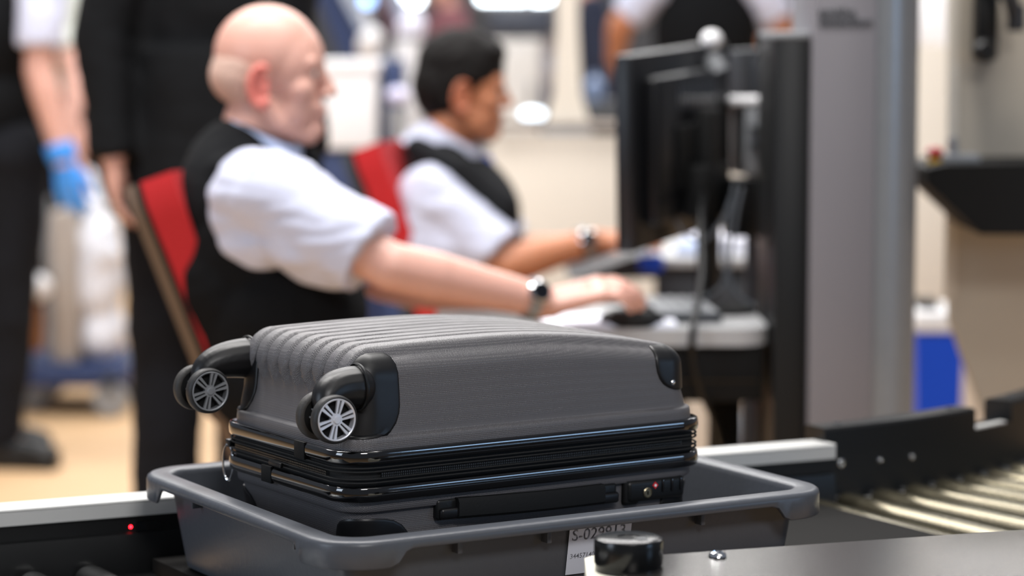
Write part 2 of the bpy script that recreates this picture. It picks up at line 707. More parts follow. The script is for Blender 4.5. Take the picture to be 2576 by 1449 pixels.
# tabs over the bands on the wheel end, zip pull at the far left
for (v_, z0, z1) in ((.100, .8125, .832), (.18, .774, .7935)):
    MB().box((-.0008, v_, (z0 + z1) / 2), (.005, .024, z1 - z0), bev=.0012).build('band_tab', M['blackmatte'], case, local=True)
zp = MB().tube([Vector((.001 - .003 * math.cos(t), CW - .020 + .007 * math.cos(t), .782 + .021 * math.sin(t))) for t in [2 * PI * i / 24 for i in range(25)]], .0013, 8)
zp.build('zip_pull', M['chrome'], case, local=True)
MB().box((.006, CW - .020, .8045), (.012, .011, .009), bev=.0015).build('zip_slider', M['black'], case, local=True)
zp2 = MB().box((-.0035, .155, .7985), (.004, .030, .006), bev=.0015)
zp2.build('zip_slider', M['black'], case, local=True)


# wheels
def wheel(parent, c, ax, rim_m, r=.0262, face=1, detail=True):
    """c: centre of the outer face, ax: unit vector pointing outward"""
    c, ax = Vector(c), Vector(ax).normalized()
    W = .0125
    R = r
    tyre = MB()
    pr = [(R * .84, -.0040), (R * .872, -.0006), (R * .905, .0004), (R * .945, -.0002), (R * .985, -.0018), (R, -.0045), (R, -W + .0045), (R * .985, -W + .0018), (R * .92, -W), (R * .80, -W)]
    x, y, z = basis(ax)
    n = 48
    rs = []
    for q, h in pr + [pr[0]]:
        rs.append([c + z * h + (x * math.cos(2 * PI * i / n) + y * math.sin(2 * PI * i / n)) * q for i in range(n)])
    tyre.rings(rs, True, False, False)
    ty = tyre.build('wheel', M['rubber'] if face > 0 else M['rubberback'], parent, local=True, angle=50)
    # dark dish behind the spokes
    MB().lathe([(R * .80, -W + .001), (R * .80, -W + .004), (.004, -W + .004)], c, ax, 40).build('wheel_dish', M['blackmatte'], ty, local=True)
    if not detail:
        mb = MB()
        for i in range(10):
            an = 2 * PI * i / 10
            d = x * math.cos(an) + y * math.sin(an)
            mb.box(None, (.0022, .0022, .0028), M=Matrix.Translation(c + d * R * .55))
        mb.build('wheel_lug', M['greyrim'], ty, local=True)
        return ty
    rim = MB()
    ro, ri = R * .868, R * .79
    pr = [(ro, -.006), (ro, .0003), (ro - .0006, .0009), (ri + .0006, .0006), (ri, 0), (ri, -.008), (ro, -.008)]
    rs = []
    for q, h in pr:
        rs.append([c + z * h + (x * math.cos(2 * PI * i / n) + y * math.sin(2 * PI * i / n)) * q for i in range(n)])
    rs.append(rs[0])
    rim.rings(rs, True, False, False)
    ro_ = rim.build('rim', rim_m, ty, local=True, angle=40)
    sp = MB()
    for k in range(6):
        for sg in (-1, 1):
            an = 2 * PI * k / 6 + .28
            d = x * math.cos(an) + y * math.sin(an)
            e = -x * math.sin(an) + y * math.cos(an)
            poly = []
            i0, o0 = .0058, ri + .0004
            wi, wo = .0010, .0019
            off_i, off_o = .0017, .0028
            for (rad, of, wd) in ((i0, off_i, wi), (o0, off_o, wo)):
                for s2 in (-1, 1):
                    poly.append((rad, sg * of + s2 * wd / 1.15))
            P2 = [poly[0], poly[1], poly[3], poly[2]]
            sp.prism([c + d * a_ + e * b_ - z * .0028 + z * (.0006 * (a_ > .01)) for a_, b_ in P2], z * .0028)
    sp.build('spoke', rim_m, ty, local=True, smooth=False)
    MB().lathe([(.0070, -.005), (.0070, -.0006), (.0064, .0000), (.0046, .0001), (.0042, .0012), (.0036, .0017), (.0004, .0018)], c, ax, 28).build('hub_cap', rim_m, ty, local=True)
    return ty


def caster(c, side, rim_m, zs, sign=1, inner=1):
    """c: face centre local; pair runs towards +v (side=+1)"""
    c = Vector(c)
    ax = Vector((0, -1, 0))
    mid = c + Vector((0, .023, 0))
    mount_u = .022
    ms = Vector((mount_u, max(.020, min(CW - .020, mid.y + .008 * 0)), zs))
    fk = MB()
    q0, q1, q2, q3 = ms, ms + Vector((-.030, 0, .001)), Vector((mid.x - .004, mid.y, zs - .002)), Vector((mid.x, mid.y, mid.z + .004))
    prev = None
    for i in range(15):
        f = i / 14
        p = q0 * (1 - f) ** 3 + q1 * 3 * f * (1 - f) ** 2 + q2 * 3 * f * f * (1 - f) + q3 * f ** 3
        r_ = .0235 - .0125 * f ** 1.3
        if prev: fk.cap(prev[0], p, prev[1], r_)
        prev = (p, r_)
    ca = fk.blob('caster', M['guard'], case, voxel=.0016, smooth=6, local=True)
    # swivel collar between the guard and the arm
    MB().lathe([(.0255, 0), (.0262, .0012), (.0262, .003), (.0250, .0042)], ms + Vector((.006, 0, 0)), (-1, 0, 0), 40, False).build('collar', M['black'], ca, local=True)
    a1 = MB().cyl(c + Vector((0, .004, 0)), c + Vector((0, .042, 0)), .0035)
    a1.build('axle', M['greyrim'], ca, local=True)
    return ca


def caster_full(c, rim_m, zs, lower=False, r=.0262):
    ca = caster(c, 1, rim_m, zs)
    wheel(case, c, (0, -1, 0), rim_m, r)
    wheel(case, Vector(c) + Vector((0, .046, 0)), (0, 1, 0), rim_m, r, face=-1, detail=True)
    # lugs visible between the two discs
    mb = MB()
    for i in range(10):
        an = 2 * PI * i / 10
        mb.box((c[0] + .014 * math.cos(an), c[1] + .0328, c[2] + .014 * math.sin(an)), (.002, .003, .002), bev=.0004)
    mb.build('wheel_lug', M['greyrim'], ca, local=True)
    return ca


caster_full((-.0185, -.0150, .8712), M['silver'], .899)
caster_full((-.0345, .2540, .8710), M['greyrim'], .903)
caster_full((-.003, .014, .7020), M['greyrim'], .702, True, .020)
caster_full((-.003, .250, .7020), M['greyrim'], .702, True, .020)

# side handle on the lower shell, facing the camera
ysurf = .0125
hb = MB()
pts = []
for i in range(21):
    f = i / 20
    u = .140 + .195 * f
    bow = math.sin(PI * f)
    pts.append((u, ysurf - .010 - .006 * bow, .759 - .004 * bow * 0 - .003 * f))
rs = []
for (u, y, z) in pts:
    rs.append([(u, y - .0035, z + .0105), (u, y - .006, z + .006), (u, y - .006, z - .009), (u, y - .003, z - .012), (u, y + .004, z - .012), (u, y + .004, z + .0105)])
hb.rings(rs)
hd = hb.build('handle', M['blackmatte'], case, local=True, angle=40)
for u, z in ((.145, .7585), (.328, .7545)):
    MB().box((u, ysurf - .002, z - .001), (.058, .012, .024), bev=.004, seg=3).build('handle_mount', M['black'], hd, local=True)
    MB().box((u + (.006 if u > .2 else -.004), ysurf - .010, z - .005), (.045, .008, .0125), bev=.0035, seg=3).build('handle_tab', M['guard'], hd, local=True)

# combination lock
lk = MB().box((.412, ysurf - .002, .7525), (.082, .014, .026), bev=.006, seg=4).build('lock', M['black'], case, local=True)
MB().box((.379, ysurf - .0015, .7520), (.022, .010, .030), bev=.004, seg=3).build('lock_end_plate', M['blackmatte'], lk, local=True)
MB().lathe([(.0060, 0), (.0060, .0015), (.0050, .0022), (.0046, .0015), (.0004, .0015)], (.3985, ysurf - .0085, .7500), (0, -1, 0), 28).build('key_cylinder', M['brass'], lk, local=True)
MB().box((.3985, ysurf - .0103, .7500), (.0012, .0008, .0046)).build('keyhole', M['gloss'], lk, local=True)
dm = MB()
dm.prism([(.4095 + .0042 * math.cos(a_), ysurf - .0088, .7575 + .0042 * math.sin(a_)) for a_ in (0, PI / 2, PI, 3 * PI / 2)], (0, -.0008, 0))
dm.build('lock_emblem', M['redp'], lk, local=True, smooth=False, label='small red diamond emblem with a pale centre')
MB().lathe([(.0016, 0), (.0016, .0004)], (.4095, ysurf - .0096, .7575), (0, -1, 0), 14).build('emblem_centre', M['white'], lk, local=True)
for u in (.4205, .4335, .4460):
    MB().box((u, ysurf - .0090, .7560), (.0034, .003, .015), bev=.0012).build('dial', M['gloss'], lk, local=True)
me = text_mesh('GTSOCO', .0042, .0001)
me.transform(Matrix.Translation((.3785, ysurf - .0068, .7600)) @ Matrix.Rotation(PI / 2, 4, 'X') @ Matrix.Rotation(-PI / 2, 4, 'Z'))
link('lettering', me, M['grey'], lk, True)

# ------------------------------------------------------------------ tray
YT = math.radians(30.4)
TL, TW = .647, .537
tray = empty('security_tray', (-.183, 2.559, 0), 'grey plastic security tray holding the suitcase on the conveyor', 'tray', YT)
TZ = .760
TA_, TB_ = TL / 2, TW / 2
TST = rr_ts(12, 30)


def cdist(t, p):
    """distance of a loop point from the nearest corner arc (metres)"""
    tau = abs((t - math.floor(t + .5)) * 2)
    if tau <= TA: return 0
    k = int(math.floor(t + .5)) % 4
    return max(0, min(TA_ - abs(p.x), 9) - .045) if abs(abs(p.y) - TB_) < .03 and abs(p.x) < TA_ - .04 else max(0, (TB_ - abs(p.y)) - .045)


def skirt(t, inset, z, p):
    if z < -50:                                   # marked lip bottoms
        d = cdist(t, p)
        k = max(0, min(1, (d - .030) / .014))
        deep = -z - 100                            # 0 outer bottom, else
        return TZ - .030 + .018 * k + deep
    return z


prof = [(.030, .648), (.048, .6455), (.046, .652), (.034, .72), (.028, .7535), (.022, .7545), (.008, .7530), (.0045, .7505), (.0042, -100), (.0012, -100.0), (0, -100.0015 + .0),
        (0, TZ - .006), (.0012, TZ - .0028), (.0040, TZ - .0008), (.0070, TZ), (.0150, TZ), (.0250, TZ), (.0285, TZ - .0010), (.0305, TZ - .0035), (.0315, TZ - .008), (.0375, .72), (.0495, .6580), (.0545, .6515), (.0620, .6500)]
prof = prof[2:]
prof = [(.052, .6450)] + [(.0475, .6465)] + prof
mb = rr_loft(TA_, TB_, .060, prof, TST, (TA_, TB_, 0), zf=skirt)
# floor (top and bottom sheets)
ring_in = [rr(TA_, TB_, .06, .062, t)[0] for t in TST]
ring_out = [rr(TA_, TB_, .06, .052, t)[0] for t in TST]
n0 = len(mb.v)
mb.add([(p.x + TA_, p.y + TB_, .6500) for p in ring_in], [tuple(range(len(TST)))])
mb.add([(p.x + TA_, p.y + TB_, .6450) for p in ring_out], [tuple(range(len(TST)))[::-1]])
mb.build('tray_body', M['tray'], tray, local=True, angle=40)
# ribs under the rim
for (x, y, rz) in [(.0195 + .012, .13, 0), (.0195 + .012, .40, 0), (.16, .0315, PI / 2), (.47, .0315, PI / 2), (.27, .0315, PI / 2)]:
    MB().box((x - (.006 if rz == 0 else 0), y - (.006 if rz else 0), TZ - .017), (.014, .006, .022), rz, bev=.0012).build('stiffening_rib', M['tray'], tray, local=True)

# sticker on the long wall facing the camera; wall leans inwards downwards
T1 = Vector((0, .028, .7535)); T2 = Vector((0, .034, .72)); T3 = Vector((0, .0475, .65))
wd = (T1 - T3).normalized()
wn = Vector((0, -wd.z, wd.y)).normalized()
if wn.y > 0: wn = -wn
SX0, SX1 = .3005, .3805


def on_wall(u, dn, off=.0006):
    """u along the tray, dn distance below the rim"""
    z = TZ - .0065 - dn
    y = .028 + (.7535 - z) / (.7535 - .6465) * (.0475 - .028)
    return Vector((u, y, z)) + wn * (off + .0022)


sk = MB()
sk.prism([on_wall(SX0, .005), on_wall(SX1, .005), on_wall(SX1, .062), on_wall(SX0, .062)], wn * .0003)
stk = sk.build('label_sticker', M['sticker'], tray, local=True, smooth=False, label='pale sticker printed S-029913 on the tray side')


def wall_text(body, size, u, dn, bold=0):
    me = text_mesh(body, size, .0001, bold)
    o = on_wall(u, dn, .0008)
    X = Vector((1, 0, 0)); Yv = (on_wall(0, 0) - on_wall(0, .01)).normalized(); Z = X.cross(Yv)
    R = Matrix((X, Yv, Z)).transposed().to_4x4()
    me.transform(Matrix.Translation(o) @ R)
    return link('lettering', me, M['ink'], stk, True)


wall_text('S-029913', .0185, SX0 + .0035, .0235, .0002)
wall_text('344571400', .0080, SX0 + .0035, .0440, .0001)

# ------------------------------------------------------------------ conveyor
YB = math.radians(27.5)
conv = empty('roller_conveyor', (-.45, 3.05, .60), 'black and aluminium roller conveyor carrying the grey tray', 'conveyor')
UD = Vector((math.cos(YT), math.sin(YT), 0)); VD = Vector((-math.sin(YT), math.cos(YT), 0))
T0 = Vector((-.183, 2.559, 0))


def L(u, v, z=0):
    return T0 + UD * u + VD * v + Vector((0, 0, z))


# far rail: two points read on the photograph at rail height
RA = Vector((-.614, 3.033, .715)); RB = Vector((.428, 3.518, .715))
RD = (RB - RA).normalized(); RN = Vector((-RD.y, RD.x, 0))
RA2 = RA - RD * .5


def rail_poly(prof, a, b):
    return MB().rings([[a + RN * y + Vector((0, 0, z)) for y, z in prof], [b + RN * y + Vector((0, 0, z)) for y, z in prof]])


al = rail_poly([(.008, 0), (-.0395, 0), (-.0405, -.0015), (-.0405, -.0025), (-.0390, -.003), (-.0400, -.004), (-.0400, -.020), (.008, -.020)], RA2, RB)
al.build('aluminium_rail', M['alu'], conv, angle=20, label='pale aluminium edge rail')
gd = rail_poly([(-.004, -.020), (-.034, -.020), (-.034, -.040), (-.037, -.042), (-.041, -.064), (-.041, -.090), (-.050, -.094), (-.050, -.100), (-.004, -.100)], RA2, RB)
gdo = gd.build('side_guard', M['black'], conv, angle=20, label='black side guard below the rail')
led = P(313, 1317, 3.09)
q = (led - RA).dot(RD)
lp = RA + RD * q + RN * -.0342 + Vector((0, 0, -.034))
MB().lathe([(.0020, 0), (.0017, .0008), (.0003, .0012)], lp, -RN, 16).build('sensor_light', M['lens'], gdo, label='small red light')
MB().box(None, (.030, .004, .012), M=Matrix.Translation(lp + RD * .022) @ Matrix.Rotation(math.atan2(RD.y, RD.x), 4, 'Z')).build('sensor_window', M['gloss'], gdo)
# thin metal lip below
lipA = P(205, 1402, 3.06); 
lip = rail_poly([(-.045, -.101), (-.062, -.101), (-.062, -.1025), (-.045, -.1025)], RA + RD * .20, RB - RD * .2)
lip.build('guard_lip', M['alu'], conv, angle=20)

# frame sides and under-structure
bedA, bedB = L(-.9, .60, 0), L(.78, .60, 0)
MB().box(None, (1.80, .60, .03), M=Matrix.Translation(L(.05, .24, .590)) @ Matrix.Rotation(YT, 4, 'Z'), bev=.003).build('bed_frame', M['blackmatte'], conv)
for (u, v) in ((-.7, .02), (-.7, .55), (.6, .02), (.6, .55)):
    a_ = L(u, v, .575)
    MB().box((a_.x, a_.y, .2875), (.06, .06, .575), YT, bev=.004).build('leg', M['darkgrey'], conv)
# rollers on the straight part (left of the belt)
ROLR = .021
for k in range(9):
    u = -.62 + k * .072
    if u > .03: break
    a_, b_ = L(u, .0, .643 - ROLR), L(u, .565 , .643 - ROLR)
    MB().cyl(a_, b_, ROLR, n=32, bev=.002).build('roller', M['steel'], conv, angle=40)
# belt under the tray
bp = MB()
bpoly = [(L(.035, -.04)), (L(.952, -.04)), (L(.952, .500)), (L(.035, .560))]
bp.prism([Vector((p.x, p.y, .6260)) for p in bpoly], (0, 0, .0175))
bp.build('belt', M['belt'], conv, smooth=False, label='dark grey belt section')

# curved section, turning to the left behind the belt
C0 = Vector((.440, 3.510, 0))
RI = 1.15
YK = math.radians(31)
nrm = Vector((-math.sin(YK), math.cos(YK), 0))
CC = C0 + nrm * RI
ROUT = RI + .60
a0 = math.atan2(C0.y - CC.y, C0.x - CC.x)


def arc(rad, an, z=0):
    return Vector((CC.x + rad * math.cos(a0 + an), CC.y + rad * math.sin(a0 + an), z))


for k in range(10):
    an = math.radians(-2.2) + k * math.radians(3.1)
    r1 = .0185; r2 = r1 * 1.4
    a_, b_ = arc(RI + .012, an, .643 - r1), arc(ROUT, an, .643 - r2)
    MB().cyl(a_, b_, r1, r2, n=32, bev=.0015).build('roller', M['zinc'], conv, angle=40)
    MB().cyl(arc(RI - .004, an, .632), arc(RI + .012, an, .632), .006, n=12).build('roller_pin', M['chrome'], conv)


def arc_wall(r0, r1, z0, z1, A0, A1, n=24, fr=None):
    rs = []
    for i in range(n + 1):
        an = A0 + (A1 - A0) * i / n
        pr = fr if fr else [(r0, z0), (r1, z0), (r1, z1), (r0, z1)]
        rs.append([arc(r, an, z) for r, z in pr])
    return MB().rings(rs)


D = math.radians
arc_wall(RI - .040, RI + .002, .60, .702, D(-.6), D(38)).build('curve_guard', M['black'], conv, angle=25, label='black curved inner guard')
# seams where the guard panels meet, thin track rail in front
arc_wall(RI + .002, RI + .010, .628, .6315, D(-.5), D(38)).build('track_rail', M['alu'], conv)
for (A0, A1) in ((-.6, 14.8), (19.8, 34)):
    z0, z1 = .702, .734
    fr = [(RI - .042, z0), (RI + .003, z0), (RI + .003, z1 - .004), (RI + .000, z1 - .0005), (RI - .004, z1), (RI - .036, z1), (RI - .040, z1 - .001), (RI - .042, z1 - .004)]
    b_ = arc_wall(0, 0, 0, 0, D(A0), D(A1), 20, fr).build('guide_block', M['black'], conv, angle=30, label='raised black guide block on the curve')
    for an in (A0 + 2.0, A1 - 1.6):
        MB().lathe([(.0062, 0), (.0062, .0015), (.0045, .002), (.004, .0008), (.0004, .0008)], arc(RI - .020, D(an), z1), (0, 0, 1), 20).build('screw', M['darkgrey'], b_)
MB().box(None, (.09, .012, .003), M=Matrix.Translation(arc(RI - .004, D(16.8), .7035)) @ Matrix.Rotation(a0 + D(16.8) + PI / 2, 4, 'Z')).build('joint_strip', M['alu'], conv)
for (px, py, r_) in ((2114, 1165, .0062), (2211, 1157, .0042), (2292, 1149, .0045)):
    best = None
    for i in range(0, 400):
        an = D(-1 + i * .03)
        p_ = arc(RI + .002, an, .66)
        x_ = CX + FPX * p_.x / (p_.y * math.cos(PIT) + (CAMH - p_.z) * math.sin(PIT))
        if best is None or abs(x_ - px) < best[0]: best = (abs(x_ - px), an, p_.y)
    p_ = arc(RI + .003, best[1], P(px, py, best[2]).z)
    out = Vector((math.cos(a0 + best[1]), math.sin(a0 + best[1]), 0))
    MB().lathe([(r_, -.001), (r_, .001), (r_ * .8, .0022), (r_ * .45, .0024), (r_ * .4, .001), (.0003, .001)], p_, out, 20).build('bolt', M['chrome'], conv)
MB().box(None, (.55, .02, .10), M=Matrix.Translation(arc(ROUT + .02, D(12), .60)) @ Matrix.Rotation(a0 + D(12) + PI / 2, 4, 'Z')).build('outer_side_plate', M['black'], conv)

# ------------------------------------------------------------------ near cover plate, cap, bolt, cream end piece
E1, E2 = Vector((.020, 2.522, .75)), Vector((.547, 2.698, .75))
ed = (E2 - E1).normalized(); en = Vector((ed.y, -ed.x, 0))
cp = empty('cover_plate', E1, 'brushed steel cover plate in the near right corner below the tray', 'cover plate')
pl = MB()
pa = [E1 + ed * .075, E2 + ed * .35, E2 + ed * .35 + en * .30, E1 + ed * .05 + en * .30]
pl.prism([Vector((p.x, p.y, .7475)) for p in pa], (0, 0, .0025))
pl.build('plate', M['plate'], cp, smooth=False)
sd = MB()
pb = [E1 + ed * .085 - en * -.002, E2 + ed * .33 + en * .002, E2 + ed * .33 + en * .29, E1 + ed * .06 + en * .29]
sd.prism([Vector((p.x, p.y, .60)) for p in pb], (0, 0, .1475))
sd.build('plate_housing', M['darkgrey'], cp, smooth=False)
bt = P(1805, 1394, 2.555)
MB().lathe([(.0085, 0), (.0095, .001), (.0085, .0035), (.0055, .0055), (.0050, .0035), (.0004, .0035)], (bt.x, bt.y, .75), (0, 0, 1), 24).build('bolt', M['chrome'], cp)

bc = empty('bumper_post', (.116, 2.512, .70), 'round black bumper cap in front of the numbered tray sticker', 'bumper')
MB().lathe([(.030, .70), (.0335, .748), (.0335, .752), (.0345, .754), (.0345, .7755), (.0335, .778), (.030, .7795), (.012, .7795), (.0108, .7782), (.0003, .7782)], (.116, 2.512, 0), (0, 0, 1), 56).build('cap', mat('smooth_black', '101112', .22, spec=.3), bc, angle=30)
MB().lathe([(.0065, 0), (.0065, .0012), (.004, .0015), (.0004, .0015)], (.128, 2.500, .7790), (0, 0, 1), 18).build('cap_screw', M['darkgrey'], bc)
ce = MB()
cc_ = P(1478, 1430, 2.47)
poly = [(cc_.x, cc_.y + .10), (cc_.x + .012, cc_.y + .118), (cc_.x + .10, cc_.y + .06), (cc_.x + .10, cc_.y - .2), (cc_.x, cc_.y - .2)]
ce.prism([Vector((x, y, .62)) for x, y in poly], (0, 0, .1255))
ce.build('end_cover', M['cream'], None, smooth=False, label='cream plastic end cover under the round black bumper cap', cat='end cover')

# ------------------------------------------------------------------ people
def Rz(a): return Matrix.Rotation(a, 3, 'Z')


def hand_prims(mb, w, d, n, side=1, curl=.5, s=1.0, spread=.05):
    """w wrist, d direction of the hand, n back-of-hand normal, side +1: thumb towards n x d"""
    w = Vector(w); d = Vector(d).normalized(); n = (Vector(n) - d * Vector(n).dot(d)).normalized()
    t = n.cross(d).normalized() * side          # towards the thumb
    for k in range(4):
        o = (1.5 - k) * .0185 * s
        mb.cap(w + t * o * .6 + d * .006, w + d * .078 * s + t * o, .0135 * s, .0115 * s)
    mb.cap(w - d * .02, w + d * .05 * s, .022 * s, .022 * s)
    lens = (.070, .080, .074, .058)
    for k in range(4):
        o = (1.5 - k) * .0195 * s
        p = w + d * (.080 - .004 * abs(k - 1)) * s + t * o
        dd = (d + t * spread * (1.5 - k)).normalized()
        r = (.0092, .0094, .0090, .0080)[k] * s
        c = curl
        for j in range(3):
            c2 = c * (j + .4)
            v = dd * math.cos(c2) - n * math.sin(c2)
            q = p + v * lens[k] * s * (.42, .32, .26)[j]
            mb.cap(p, q, r, r * .93)
            p = q; r *= .93
    p = w + d * .022 * s + t * .020 * s
    v = (d * .75 + t * .6 - n * .25).normalized()
    q = p + v * .042 * s
    mb.cap(p, q, .0145 * s, .0115 * s)
    v2 = (d * .95 + t * .15 - n * .3).normalized()
    mb.cap(q, q + v2 * .030 * s, .0110 * s, .0095 * s)
    mb.cap(q + v2 * .030 * s, q + (v2 + d * .2).normalized() * .052 * s, .0095 * s, .0080 * s)


def head_prims(mb, c, R, s=1.0):
    def q(x, y, z): return Vector(c) + R @ Vector((x * s, y * s, z * s))
    e = lambda x, y, z, a, b, d: mb.ell(q(x, y, z), (a * s, b * s, d * s), R)
    k = lambda a, b, r1, r2: mb.cap(q(*a), q(*b), r1 * s, r2 * s)
    e(-.010, 0, .035, .095, .077, .088)
    e(-.035, 0, .010, .070, .070, .072)
    e(.030, 0, .020, .064, .068, .080)
    e(.030, 0, -.045, .055, .054, .066)
    for sg in (-1, 1):
        k((-.005, sg * .052, -.045), (.020, sg * .046, -.082), .020, .020)
        k((.020, sg * .046, -.082), (.070, sg * .012, -.103), .020, .018)
        e(.058, sg * .042, -.022, .026, .022, .024)
        k((.080, sg * .012, .030), (.074, sg * .045, .026), .011, .011)
        e(.045, sg * .030, -.060, .035, .026, .035)
        # ear with a rim
        for i in range(9):
            a1, a2 = -1.9 + i * .42, -1.9 + (i + 1) * .42
            w_ = lambda a_: (-.006 + -.017 * math.cos(a_ * .95), sg * (.084 + .004 * abs(math.cos(a_))), -.022 + .031 * math.sin(a_))
            k(w_(a1), w_(a2), .0050, .0050)
        e(-.006, sg * .077, -.020, .014, .008, .026)
        e(.002, sg * .079, -.047, .009, .006, .010)
    k((.074, 0, .030), (.088, 0, .010), .014, .009)
    k((.088, 0, .012), (.111, 0, -.024), .0075, .0092)
    for sg in (-1, 1):
        e(.097, sg * .011, -.029, .011, .007, .008)
    k((.084, -.018, -.052), (.084, .018, -.052), .010, .010)
    e(.092, 0, -.054, .010, .022, .0065)
    e(.089, 0, -.067, .011, .021, .0070)
    e(.078, 0, -.092, .020, .024, .019)
    k((.030, 0, -.095), (-.02, 0, -.10), .030, .030)


def ears(parent, c, R, m_, s=1.0):
    for sg in (-1, 1):
        mb = MB()
        q = lambda x, y, z: Vector(c) + R @ Vector((x * s, y * s, z * s))
        n = 14
        for i in range(n):
            a1, a2 = -2.3 + i * 4.3 / n, -2.3 + (i + 1) * 4.3 / n
            f = lambda a_: q(-.004 - .019 * math.cos(a_), sg * (.088 + .010 * max(0, math.cos(a_))), -.018 + .034 * math.sin(a_))
            mb.cap(f(a1), f(a2), .0062 * s, .0062 * s)
        mb.ell(q(-.008, sg * .082, -.018), (.017 * s, .008 * s, .030 * s), R)
        mb.ell(q(.000, sg * .086, -.050), (.010 * s, .007 * s, .012 * s), R)
        mb.cap(q(.004, sg * .080, -.01), q(.006, sg * .086, -.03), .006 * s, .005 * s)
        mb.blob('ear', m_, parent, voxel=.003, smooth=4)


def eyes(parent, c, R, s=1.0):
    for sg in (-1, 1):
        p = Vector(c) + R @ Vector((.0735 * s, sg * .031 * s, .008 * s))
        ey = MB().ell(p, (.0115 * s,) * 3).build('eye', M['eye'], parent)
        MB().ell(p + R @ Vector((.0085 * s, 0, 0)), (.0042 * s, .0055 * s, .0055 * s), R).build('iris', M['iris'], ey)


def human(name, label, J, skin, sh=.006, detail=True, s=1.0):
    """J holds world joints. returns root and the builders' data"""
    root = empty(name, (J['pelvis'].x, J['pelvis'].y, 0), label, 'person')
    mb = MB()
    R = J['headR']
    head_prims(mb, J['head'], R, s)
    hb_ = Vector(J['head']) + R @ Vector((-.022, 0, -.07)) * s
    mb.cap(hb_, J['neck'], .056 * s, .062 * s)
    mb.cap(J['neck'], J['chest'], .065 * s, .088 * s)
    mb.cap(J['shR'], J['shL'], .052 * s)
    mb.cap(J['chest'], J['pelvis'], .088 * s, .10 * s)
    for q in 'RL':
        mb.cap(J['sh' + q], J['el' + q], .050 * s, .042 * s)
        mid = Vector(J['el' + q]).lerp(Vector(J['wr' + q]), .28)
        mb.cap(J['el' + q], mid, .043 * s, .044 * s)
        mb.cap(mid, J['wr' + q], .043 * s, .028 * s)
        hand_prims(mb, J['wr' + q], J['hd' + q], J['hn' + q], J.get('side' + q, 1), J.get('curl' + q, .35), s * J.get('hs', 1))
        mb.cap(J['hip' + q], J['kn' + q], .080 * s, .055 * s)
        mb.cap(J['kn' + q], J['an' + q], .052 * s, .036 * s)
        mb.cap(J['an' + q], Vector(J['an' + q]) + J['foot'] * .11 + Vector((0, 0, -.055)), .030 * s, .014 * s)
    body = mb.blob('body', skin, root, voxel=sh, smooth=3 if detail else 2)
    eyes(root, J['head'], R, s)
    ears(root, J['head'], R, M['earA'] if skin is M['skinA'] else M['earB'], s)
    tr = MB()
    tr.cap(J['hipR'], J['hipL'], .105 * s)
    for q in 'RL':
        tr.cap(J['hip' + q], J['kn' + q], .100 * s, .075 * s)
        a_ = Vector(J['an' + q]) - Vector((0, 0, .04))
        tr.cyl(J['kn' + q], a_, .078 * s, .068 * s, 24)
        tr.ell(J['kn' + q], (.078 * s,) * 3)
    tr.ell(Vector(J['pelvis']) + Vector((0, 0, .06)), (.13, .15, .10), J['torsoR'])
    tr.blob('trousers', J.get('trousers', M['trouser']), root, voxel=.010, smooth=3, disp=.008, freq=9)
    for q in 'RL':
        f_ = J['foot']; a_ = Vector(J['an' + q]); a_ = Vector((a_.x, a_.y, .045))
        x_ = MB().cap(a_ - f_ * .050 + Vector((0, 0, .012)), a_ + f_ * .13, .052, .040)
        x_.ell(a_ + f_ * .13, (.065, .048, .035), Rz(math.atan2(f_.y, f_.x)))
        x_.box((a_ + f_ * .045 + Vector((0, 0, -.035)))[:], (.28, .085, .02), math.atan2(f_.y, f_.x), bev=.004)
        x_.blob('shoe', M['black'], root, voxel=.006, smooth=2)
    return root, body


def watch(parent, e, w_, f, face_n, face_m, band_m, r=.034):
    e, w_ = Vector(e), Vector(w_)
    d = (w_ - e).normalized()
    c = e.lerp(w_, f)
    wt = MB()
    x, y, z = basis(d)
    rs = []
    for q, h in ((r, -.011), (r + .003, -.010), (r + .003, .010), (r, .011), (r, -.011)):
        rs.append([c + z * h + (x * math.cos(2 * PI * i / 40) + y * math.sin(2 * PI * i / 40)) * q for i in range(40)])
    wt.rings(rs, True, False, False)
    wo = wt.build('wristwatch', band_m, parent)
    n = (Vector(face_n) - d * Vector(face_n).dot(d)).normalized()
    MB().lathe([(.019, 0), (.021, .003), (.021, .007), (.018, .0095), (.0003, .0098)], c + n * (r - .001), n, 32).build('watch_case', face_m, wo)
    MB().lathe([(.0165, 0), (.016, .0012), (.0003, .0013)], c + n * (r + .0087), n, 32).build('dial', M['screen'], wo)
    return wo


# ---- seated officer nearest the camera
YM = 4.55
J = dict(head=P(684, 188, YM), headR=Rz(D(-4)) @ Matrix.Rotation(D(3), 3, 'Y'),
         neck=P(622, 388, YM), chest=P(640, 560, YM), pelvis=P(700, 985, YM + .02),
         shR=P(645, 478, 4.38), shL=P(680, 470, 4.74),
         elR=P(985, 672, 4.32), wrR=P(1385, 762, 4.41), elL=P(960, 700, 4.86), wrL=P(1240, 760, 4.95),
         hdR=Vector((.95, .06, .26)), hnR=Vector((-.25, -.3, 1)), sideR=1, curlR=.55, hs=1.15,
         hdL=Vector((1, 0, 0)), hnL=Vector((0, 0, 1)), sideL=-1,
         hipR=P(720, 1010, 4.46), hipL=P(720, 1010, 4.66),
         knR=P(720, 1010, 4.46) + Vector((.44, 0, .02)), knL=P(720, 1010, 4.66) + Vector((.44, .02, .02)),
         foot=Vector((1, 0, 0)), torsoR=Rz(0))
J['anR'] = Vector((J['knR'].x - .04, J['knR'].y, .09)); J['anL'] = Vector((J['knL'].x + .02, J['knL'].y, .09))
man, body = human('person', 'bald officer in black vest and pale shirt with a hand on a mouse', J, M['skinA'], .0045)
